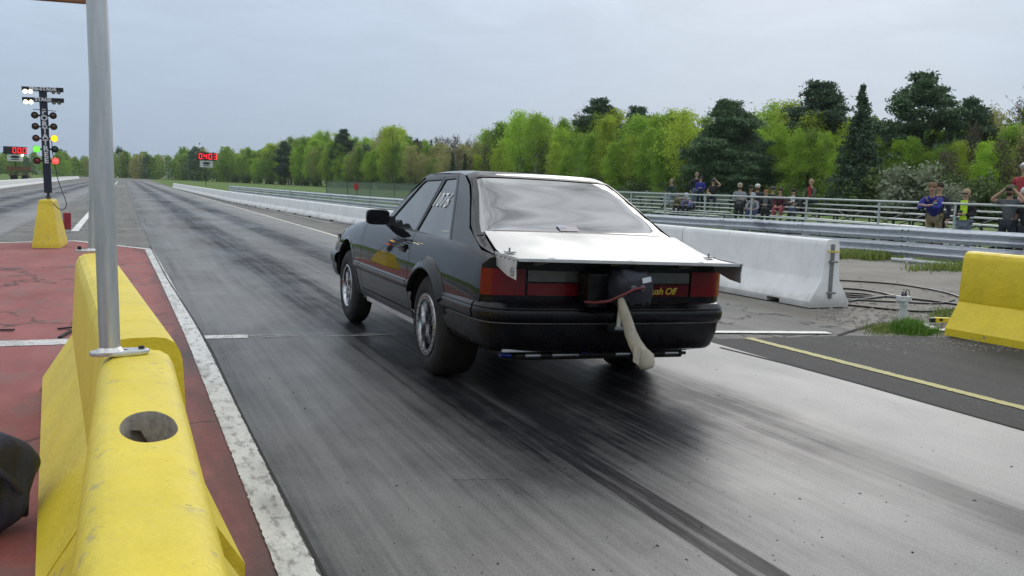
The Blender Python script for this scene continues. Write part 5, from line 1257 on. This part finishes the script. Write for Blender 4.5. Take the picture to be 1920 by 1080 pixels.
# ------------------------------------------------------------------ green mesh fence beyond the guardrail
m_gpost = plain('green fence steel', (.05, .08, .06), .6)
def mesh_mat():
    t = NT('green fence mesh'); n = t.noise(t.obj(), 3, 3); t.set(col=t.mix(n, (.13, .18, .13), (.16, .21, .155)), rough=.8, alpha=.72); return t.m
m_mesh = mesh_mat()
f0, f1 = Vector((gz(612, 369).x, gz(612, 369).y, 0)), Vector((30, 42, 0))
fn = thing('mesh_fence', 'long green mesh fence across the grass behind the guardrail', 'fence', f0); d = (f1-f0); nn = int(d.length/3.5); dn = d.normalized()
hF = lambda f: 1.35+.25*f*0
for k in range(nn+1):
    q = d*k/nn; MB().tube([q+Vector((0, 0, -.02)), q+Vector((0, 0, 1.38))], .03, 8).build('post', m_gpost, fn)
    if k < nn: r = d*(k+1)/nn; MB().add([q+Vector((0, 0, .03)), r+Vector((0, 0, .03)), r+Vector((0, 0, 1.34)), q+Vector((0, 0, 1.34))], [(0, 1, 2, 3)]).build('mesh_panel', m_mesh, fn, fix=False)
MB().tube([(0, 0, 1.36), tuple(d+Vector((0, 0, 1.36)))], .025, 8).build('top_rail', m_gpost, fn)
q = f0+d*.06
for i in range(200):
    c = f0+d*i/200
    if proj(c)[0] >= 668: q = c; break
sgn = thing('fence_sign', 'small round red sign on the green mesh fence', 'sign', q+Vector((-.05, -.06, 0)), (0, 0, -.4)); MB().lathe([(0, -.01), (.30, -.01), (.30, .01), (0, .01)], (0, 0, .98), 'y', 18).build('plate', M('red sign face', (.36, .02, .02), .5, .1, 3), sgn); MB().box((0, .04, .5), (.04, .04, 1.0)).build('stake', m_gpost, sgn)
# ------------------------------------------------------------------ trees
R_ = np.random.RandomState(11)
def quads(C, sx_, sy_, up=None, flat=0.):
    """leaf quads at centres C with random orientation"""
    n = len(C); a = R_.normal(size=(n, 3)); 
    if flat: a[:, 2] *= (1-flat)
    a /= np.linalg.norm(a, axis=1)[:, None]; b = R_.normal(size=(n, 3)); b -= a*(a*b).sum(1)[:, None]; b /= np.linalg.norm(b, axis=1)[:, None]
    sx_ = np.broadcast_to(sx_, (n,))[:, None]; sy_ = np.broadcast_to(sy_, (n,))[:, None]
    V = np.stack([C-a*sx_-b*sy_*.3, C+b*sy_*-1., C+a*sx_-b*sy_*.2, C+b*sy_], 1).reshape(-1, 3); return V
def mesh_quads(name, V, mat):
    n = len(V)//4; me = bpy.data.meshes.new(name); me.vertices.add(len(V)); me.vertices.foreach_set('co', V.astype(np.float32).ravel()); me.loops.add(len(V)); me.loops.foreach_set('vertex_index', np.arange(len(V), dtype=np.int32))
    me.polygons.add(n); me.polygons.foreach_set('loop_start', np.arange(0, 4*n, 4, dtype=np.int32)); me.update(); me.materials.append(mat); return me
def wood_mesh(name, tubes, mat):
    mb = MB()
    for pts, r in tubes: mb.tube(pts, r, 6, caps=False)
    me = bpy.data.meshes.new(name); me.from_pydata(mb.v, [], mb.f); me.polygons.foreach_set('use_smooth', [True]*len(me.polygons)); me.materials.append(mat); return me
m_bark = M('grey bark', (.13, .12, .105), .9, .35, 6, stretch=(1, 1, .3)); m_bark2 = M('dark bark', (.055, .045, .036), .9, .3, 6, stretch=(1, 1, .3)); m_birch = M('pale bark', (.30, .29, .26), .85, .35, 8, stretch=(1, 1, 3))
GREENS = [((.29, .46, .045), (.39, .56, .060)), ((.24, .40, .045), (.33, .50, .060)), ((.35, .46, .048), (.45, .54, .062)), ((.17, .29, .046), (.25, .38, .060)), ((.30, .31, .11), (.38, .37, .14))]
m_leaf = [leafmat('spring leaves %d' % i, a, b, .5) for i, (a, b) in enumerate(GREENS)]
m_needle = [leafmat('pine needles %d' % i, a, b, .12) for i, (a, b) in enumerate((((.070, .130, .060), (.120, .190, .085)), ((.050, .098, .052), (.088, .140, .070))))]
m_bud = leafmat('reddish buds', (.10, .075, .05), (.15, .105, .07), .2); m_bloss = leafmat('white blossom', (.16, .20, .10), (.34, .36, .28), .3); m_shr = leafmat('shrub leaves', (.095, .150, .04), (.14, .19, .06), .3)
def decid(h, w, n, mat, seed, low=.12, bark=m_bark, size=.13, airy=0.):
    rg = np.random.RandomState(seed); tubes = []; P = []
    top = np.array([rg.normal(0, .25), rg.normal(0, .25), h*.97]); path = [np.array([0, 0, -.1])]+[top*f+np.array([rg.normal(0, .06), rg.normal(0, .06), 0]) for f in (.2, .4, .6, .8)]+[top]
    tr = [h*.017*(1-f)+.012 for f in np.linspace(0, 1, 6)]; tubes.append(([tuple(p) for p in path], tr))
    nl = int(30+10*rg.rand())
    for i in range(nl):
        t = low+.05+(.97-low-.05)*((i+rg.rand())/nl)
        z = t*h; u = (t-low)/(1-low); env = (w*.56*min(1, (max(u, .02)/.28)**.6)*max(.02, 1-u)**.62+.04*w)*(.7+.5*rg.rand())
        a = i*2.4+rg.normal(0, .4); k = min(5-1e-6, t*5); b0 = path[int(k)]*(1-k%1)+path[min(5, int(k)+1)]*(k%1)
        e = b0+np.array([math.cos(a)*env, math.sin(a)*env, env*(.7+.7*rg.rand())*(1.1-.3*t)]); e[2] = min(e[2], h*1.02)
        m = (b0+e)/2+np.array([0, 0, -.06*env]); r0 = h*.006*(1.15-t)+.008
        tubes.append(([tuple(b0), tuple(m), tuple(e)], [r0, r0*.6, .006])); L = np.linalg.norm(e-b0)
        cnt = int(n/nl*(.5+L/(w*.45))*.8); nc = max(2, int(4+L*2.2))
        for c in range(nc):
            f = .30+.75*(c+rg.rand())/nc; ctr = b0*(1-f)+e*f+rg.normal(0, .16+.10*L, 3)*np.array([1, 1, .8])
            P.append(ctr+rg.normal(0, (.24+.08*L)*(1-.4*airy), (max(1, cnt//nc), 3))*np.array([1, 1, .75]))
    C = np.concatenate(P); s = size*(.6+.8*rg.rand(len(C)))
    return wood_mesh('trunk', tubes, bark), mesh_quads('crown', quads(C, s*.72, s), mat)
def bare(h, w, seed):
    rg = np.random.RandomState(seed); tubes = []; P = []
    top = np.array([rg.normal(0, .2), rg.normal(0, .2), h]); tubes.append(([(0, 0, -.1), tuple(top*.5+[.05, 0, 0]), tuple(top)], [h*.013, h*.008, .008]))
    for i in range(46):
        t = .22+.75*(i+rg.rand())/46; a = i*2.4; L = w/2*(1.1-.75*t)*(.7+.6*rg.rand()); b0 = top*t; e = b0+np.array([math.cos(a)*L, math.sin(a)*L, L*1.05]); tubes.append(([tuple(b0), tuple((b0+e)/2+[0, 0, -.05]), tuple(e)], [.026, .016, .006]))
        for j in range(6):
            f = .3+.7*rg.rand(); c = b0*(1-f)+e*f; e2 = c+rg.normal(0, .30, 3)+np.array([0, 0, .4]); tubes.append(([tuple(c), tuple(e2)], [.010, .004])); P.append(c+(e2-c)*rg.rand(8, 1)+rg.normal(0, .08, (8, 3)))
    C = np.concatenate(P); return wood_mesh('trunk', tubes, m_bark), mesh_quads('crown', quads(C, .05, .09), m_bud)
def spruce(h, w, n, mat, seed, taper=.9, gap=.0):
    rg = np.random.RandomState(seed); tubes = [([(0, 0, -.1), (0, 0, h*.5), (0, 0, h)], [h*.018, h*.01, .01])]; P = []; S = []
    z = .05*h
    while z < h*.985:
        t = z/h; R = w/2*(1-t)**taper*(.9+.15*rg.rand())+.05; k = int(6+3*rg.rand())
        for j in range(k):
            a = rg.rand()*6.28; L = R*(.62+.5*rg.rand()); dz = -.28*L+.10*L*rg.normal(); e = np.array([math.cos(a)*L, math.sin(a)*L, z+dz+.12*L]); b0 = np.array([0, 0, z])
            if L > .5: tubes.append(([tuple(b0), tuple((b0+e)/2+[0, 0, .05*L]), tuple(e)], [.03, .02, .008]))
            c = max(3, int(n*L/(h*w*4.2))); f = rg.rand(c)**.7; q = b0+(e-b0)*f[:, None]+rg.normal(0, 1, (c, 3))*np.array([.13, .13, .10])*(.5+.35*L); q[:, 2] -= .10*rg.rand(c); P.append(q)
        z += h*.024*(1.15-t*.5)
    C = np.concatenate(P); s = .105*(.6+.8*rg.rand(len(C))); return wood_mesh('trunk', tubes, m_bark2), mesh_quads('crown', quads(C, s*.55, s*1.25, flat=.3), mat)
def pine(h, w, n, mat, seed, low=.12, openness=.3):
    rg = np.random.RandomState(seed); bend = rg.normal(0, .25, 2); ax = lambda t: np.array([bend[0]*math.sin(t*3), bend[1]*math.sin(t*2.5), h*t])
    tubes = [([tuple(ax(t)) for t in (-.01, .25, .5, .75, .98)], [h*.02, h*.016, h*.011, h*.007, .02])]; P = []; t = low
    while t < .985:
        k = int(3+3*rg.rand()); R = w/2*(max(.12, math.sin(math.pi*min(1, (t-low+.22)/(1.22-low))**1.0))**.7)
        for j in range(k):
            a = rg.rand()*6.28; L = R*(.55+.6*rg.rand()); b0 = ax(t); e = b0+np.array([math.cos(a)*L, math.sin(a)*L, L*(.12+.30*rg.rand())+.2]); tubes.append(([tuple(b0), tuple((b0+e)/2+[0, 0, -.08*L]), tuple(e)], [.045*(1.1-t), .03*(1.1-t), .01]))
            nc = int(3+L*2.4); cnt = max(4, int(n/(h*7.5)*(.4+L*.3)))
            for c in range(nc):
                f = .35+.68*(c+rg.rand())/nc; ctr = b0*(1-f)+e*f+rg.normal(0, .13*L+.06, 3)*np.array([1, 1, .35]); P.append(ctr+np.abs(rg.normal(0, 1, (cnt, 1)))*0+rg.normal(0, 1, (cnt, 3))*np.array([.26, .26, .13]))
        t += .030+openness*.03*rg.rand()
    C = np.concatenate(P); s = .11*(.6+.8*rg.rand(len(C))); return wood_mesh('trunk', tubes, m_bark2), mesh_quads('crown', quads(C, s*.5, s*1.3), mat)
def shrub(h, w, n, mat, seed, bloss=False):
    rg = np.random.RandomState(seed); tubes = []; P = []
    for i in range(16):
        a = rg.rand()*6.28; L = w/2*(.35+.65*rg.rand()); e = np.array([math.cos(a)*L, math.sin(a)*L, h*(.45+.55*rg.rand())]); tubes.append(([(0, 0, -.05), tuple(e*.5+[0, 0, .1]), tuple(e)], [.03, .02, .006]))
        for c in range(7): f = .25+.8*rg.rand(); P.append(e*f+rg.normal(0, .16, 3)+rg.normal(0, .24, (n//112, 3)))
    C = np.concatenate(P); C[:, 2] = np.abs(C[:, 2]); s = .10*(.6+.8*rg.rand(len(C))); return wood_mesh('trunk', tubes, m_bark), mesh_quads('crown', quads(C, s*.7, s), mat)
KIND = {
 'light': [decid(10, 3.7, 11000, m_leaf[0], 1, .10, m_birch, .088), decid(10, 3.4, 10000, m_leaf[1], 2, .14, m_bark, .088), decid(10, 4.0, 12000, m_leaf[2], 3, .08, m_bark, .088), decid(10, 3.1, 9000, m_leaf[0], 4, .18, m_birch, .085), decid(10, 3.8, 11000, m_leaf[1], 15, .05, m_bark, .088)],
 'airy': [decid(10, 3.2, 4600, m_leaf[0], 5, .22, m_birch, .085, .4), decid(10, 3.8, 4200, m_leaf[2], 6, .2, m_bark, .085, .4)],
 'mid': [decid(10, 4.2, 11000, m_leaf[3], 7, .08, m_bark, .09), decid(10, 3.8, 10000, m_leaf[3], 8, .12, m_bark, .09)],
 'bud': [decid(10, 4.4, 3200, m_leaf[4], 9, .15, m_bark, .10, .3)], 'bare': [bare(10, 4.0, 10), bare(10, 4.4, 12)],
 'pine': [pine(10, 5.2, 9500, m_needle[0], 21, .10, .2), pine(10, 6.4, 6500, m_needle[0], 22, .34, 2.0), pine(10, 4.2, 7000, m_needle[1], 23, .2, .4)],
 'spruce': [spruce(10, 5.6, 11500, m_needle[1], 31, 1.05), spruce(10, 3.0, 9000, m_needle[1], 32)],
 'shrub': [shrub(3, 3.6, 5200, m_shr, 41), shrub(3, 3.2, 3000, m_leaf[3], 42), shrub(3, 3.4, 2600, m_bloss, 43)]}
NAME = dict(light='deciduous_tree', airy='deciduous_tree', mid='deciduous_tree', bud='deciduous_tree', bare='bare_tree', pine='pine_tree', spruce='spruce_tree', shrub='shrub')
LAB = dict(light='leafy light green spring tree in the wood beyond the stands', airy='thin leaved pale green tree rising from the wood edge', mid='darker green leafy tree in the wood beyond the track', bud='brownish budding tree in the wood left of the stands', bare='leafless grey brown tree standing in the wood edge', pine='dark pine standing among the green trees of the wood', spruce='narrow dark spruce standing among the green trees of the wood', shrub='low green shrub at the foot of the wood')
DEP = curve([-200, 300, 430, 600, 750, 900, 1050, 1200, 1400, 1600, 1900, 2100], [400, 350, 320, 250, 205, 168, 138, 116, 97, 84, 72, 66])
TOPY = curve([300, 430, 500, 560, 600, 650, 700, 740, 790, 850, 900, 935, 980, 1050, 1130, 1200, 1250, 1290, 1335, 1390, 1440, 1480, 1550, 1590, 1640, 1700, 1760, 1820, 1860, 1920, 2050], [292, 288, 278, 262, 256, 262, 268, 250, 266, 270, 268, 246, 222, 232, 226, 226, 220, 216, 238, 230, 226, 214, 210, 226, 240, 244, 236, 244, 220, 214, 210])
ZONE = [(520, 'right of the 0.403 scoreboard'), (610, 'above the long white wall'), (690, 'above the green mesh fence'), (770, 'above the wing mirror'), (850, 'just left of the car roof'), (930, 'above the left end of the car roof'), (1010, 'above the left half of the hatch window'), (1090, 'above the middle of the hatch window'), (1170, 'above the right half of the hatch window'), (1250, 'left of the seated spectators nearest the car'),
 (1330, 'behind the youth in bright blue'), (1400, 'behind the man in the grey hoodie'), (1470, 'behind the crowded spectators'), (1540, 'behind the lone seated spectator'), (1610, 'just left of the tall spruce'), (1690, 'just right of the tall spruce'), (1760, 'behind the leaning youth in blue'), (1830, 'behind the neon shirted spectator'), (9999, 'at the right picture edge')]
ROWN = ['in front ', 'half hidden ', 'at the back ', '']
LOOK = dict(light='light green spring tree', airy='thin pale green tree', mid='darker green leafy tree', bud='brownish budding tree', bare='leafless grey brown tree', pine='dark pine', spruce='narrow dark spruce', shrub='low green shrub ')
def plant(kind, px, d, ytop=None, rown=3, h=None, label=None, var=None, wide=1.0, group=True):
    vs_ = KIND[kind]; me = vs_[rng.randrange(len(vs_)) if var is None else var]
    g = dep(px, 0, d); b = Vector((g.x, g.y, -.03)); q = proj(b)
    base = CAM+(b-CAM)*1.0
    if h is None: h = max(1.0, (q[1]-ytop)*depth(b)/F)
    s = h/(3 if kind == 'shrub' else 10)
    zone = ZONE[sum(px > e for e, _ in ZONE)][1] if False else next(z for e, z in ZONE if px < e)
    t = thing(NAME[kind], label or '%s %s%s' % (LOOK[kind], ROWN[rown] if kind != 'shrub' else '', zone), 'tree' if kind != 'shrub' else 'shrub', b, (0, 0, rng.random()*6.28), None if label else 'trees of the wood' if kind != 'shrub' else 'shrubs along the wood')
    t.scale = (s*wide, s*wide, s); link('trunk', me[0], None, t); link('crown', me[1], None, t); return t
def kind_at(px, row):
    r = rng.random()
    if px < 470: return 'mid' if r < .6 else 'light'
    if px < 780: return 'light' if r < .62 else 'mid' if r < .85 else 'bud' if r < .93 else 'pine'
    if px < 935: return 'bud' if r < .4 else 'bare' if r < .65 else 'light' if r < .8 else 'spruce' if r < .87 else 'mid'
    if px < 1300: return 'light' if r < .70 else 'airy' if r < .85 else 'mid' if r < .95 else 'bare'
    if px < 1840: return 'light' if r < .72 else 'mid' if r < .9 else 'airy'
    return 'bud' if r < .45 else 'light' if r < .75 else 'bare'
for row, (dd, lo_, hi_) in enumerate(((0, .66, .92), (6, .88, 1.08), (13, .98, 1.13))):
    px = 415+row*9
    while px < 2010:
        d = DEP(px)+dd*(1 if px > 900 else 1.8)+rng.uniform(-2, 2); yh = proj(Vector((dep(px, 0, d).x, dep(px, 0, d).y, 0)))[1]
        k = kind_at(px, row); yt = yh-(yh-TOPY(px))*rng.uniform(lo_, hi_)
        plant(k, px, d, ytop=yt, wide=rng.uniform(.82, 1.12), rown=row)
        px += max(11, (yh-yt)*.43*rng.uniform(.42, .74)*(.8 if px > 900 else .62))
px = 440
while px < 2000:
    d = DEP(px)-rng.uniform(2.5, 5); plant('shrub', px, d, h=rng.uniform(1.6, 3.4), var=0 if rng.random() < .6 else 1, wide=1.2); px += rng.uniform(14, 30)*(1 if px < 1000 else 1.7)
# trees that stand out
big = [('pine', 1378, -7, 200, 0, 1.35, 'broad dark pine right behind the crowd of spectators'), ('pine', 1345, -4, 250, 0, 1.1, 'lower dark pine left of the broad pine behind the crowd'), ('pine', 1425, -4, 262, 0, 1.1, 'lower dark pine right of the broad pine behind the crowd'),
       ('spruce', 1631, -8, 158, 0, 1.05, 'tall pointed dark spruce, the tallest cone in the wood'), ('pine', 1756, 4, 152, 1, 1.15, 'tall open crowned pine with spreading limbs at the right'), ('pine', 1550, 8, 162, 2, 1.3, 'dark pine crown rising behind the light green trees left of the tall spruce'),
       ('pine', 1840, 5, 192, 2, .9, 'small dark pine top right of the open crowned pine'), ('pine', 1135, 10, 192, 2, 1.15, 'dark pine crown rising above light green trees left of the stands'), ('pine', 1205, 9, 206, 2, 1., 'dark pine tip between light green trees above the hatch window'), ('airy', 742, -2, 234, 1, 1.25, 'tall thin leaved tree standing above the wood left of the car roof'),
       ('pine', 648, 4, 246, 2, .9, 'small dark pine rising above the wood left of the tall thin tree'), ('pine', 535, -6, 268, 2, 1., 'dark pine standing in the green wood right of the scoreboard'), ('spruce', 857, -5, 284, 1, 1., 'small pointed spruce just left of the car roof'), ('spruce', 880, -5, 287, 1, 1., 'small pointed spruce nearest the car roof'), ('airy', 985, -3, 206, 0, 1.1, 'slender birch with a feathery top above the hatch window left side'),
       ('airy', 1017, -2, 210, 0, 1., 'slender birch right of the feathery topped one'), ('airy', 1290, -3, 202, 1, 1.1, 'feathery birch top directly left of the broad dark pine')]
for k, px, off, yt, v, wd, lab in big: plant(k, px, DEP(px)+off, ytop=yt, var=v, wide=wd, label=lab)
plant('shrub', 1722, DEP(1722)-9, h=3.9, var=2, wide=1.15, label='white blossoming shrub behind the youth in the blue jacket'); plant('shrub', 1815, DEP(1815)-10, h=2.6, var=2, wide=1.1, label='small white blossoming shrub right of the neon shirted spectator'); plant('bare', 1800, DEP(1800)-6, h=5.0, var=1, wide=1.5, label='round leafless dark bush between the blossoming shrubs')
for x in (1690, 1750, 1780, 1850): plant('shrub', x, DEP(x)-7, h=rng.uniform(3, 4.4), var=0, wide=1.2)
# far-off and inner woodland read as one mass
def mass(name, label, spots, mats, leaf):
    Vs = []
    for x, y, h, w, n in spots:
        u = R_.rand(n); z = h*(.04+.96*u**.8); r = w/2*np.maximum(.12, np.sin(np.pi*np.clip(z/h, 0, 1)**.8))**.7*np.sqrt(R_.rand(n))*1.05; a = R_.rand(n)*6.28
        cl = R_.randint(0, 26, n); off = R_.normal(0, .12*w, (26, 3))[cl]; C = np.stack([x+r*np.cos(a), y+r*np.sin(a), z], 1)+off*np.array([1, 1, .6]); C[:, 2] = np.clip(C[:, 2], .1, None)
        Vs.append(quads(C, leaf*h/10*(.6+.8*R_.rand(n)), leaf*h/10))
    V = np.concatenate(Vs); me = mesh_quads(name, V, mats[0])
    for m_ in mats[1:]: me.materials.append(m_)
    idx = np.concatenate([np.full(n, i % len(mats) if len(mats) < 4 else rng.randrange(len(mats)), np.int32) for i, (x, y, h, w, n) in enumerate(spots)]); me.polygons.foreach_set('material_index', idx)
    return stuff(link(name, me), label, 'woodland')
sp_ = []
for _ in range(150):
    px = rng.uniform(-60, 450); d = DEP(px)+rng.uniform(0, 60); g = dep(px, 0, d); yt = 289+rng.gauss(0, 4)-(6 if px > 330 else 0); yh = proj(Vector((g.x, g.y, 0)))[1]; h = (yh-yt)*d/F; sp_.append((g.x, g.y, h*rng.uniform(.72, 1.05), h*.55, 700))
mass('far_woodland', 'distant mixed woodland closing off the far end of the track', sp_, [m_leaf[3], m_needle[0], m_leaf[1], m_needle[1], m_leaf[3], m_leaf[4]], .32)
sp_ = []
px = 430
while px < 2030:
    d = DEP(px)+rng.uniform(19, 30)*(1 if px > 900 else 1.6); g = dep(px, 0, d); yh = proj(Vector((g.x, g.y, 0)))[1]; h = (yh-TOPY(px))*d/F*rng.uniform(.78, .96); sp_.append((g.x, g.y, h, h*.5, 900)); px += rng.uniform(10, 22)
mass('inner_woodland', 'dense inner woodland behind the front trees', sp_, [m_leaf[3], m_leaf[1], m_needle[0], m_leaf[4]], .24)

# ------------------------------------------------------------------ thin haze in the air
def haze_mat():
    m = bpy.data.materials.new('thin haze'); m.use_nodes = True; nt = m.node_tree; nt.nodes.clear(); out = nt.nodes.new('ShaderNodeOutputMaterial'); v = nt.nodes.new('ShaderNodeVolumePrincipled')
    v.inputs['Color'].default_value = (.86, .93, 1, 1); v.inputs['Density'].default_value = .00014; v.inputs['Anisotropy'].default_value = .25; nt.links.new(v.outputs[0], out.inputs['Volume']); return m
hz_ = MB().box((0, 700, 13.5), (3040, 2260, 29)).build('haze', haze_mat(), None, fix=True); stuff(hz_, 'thin pale haze in the air', 'haze')
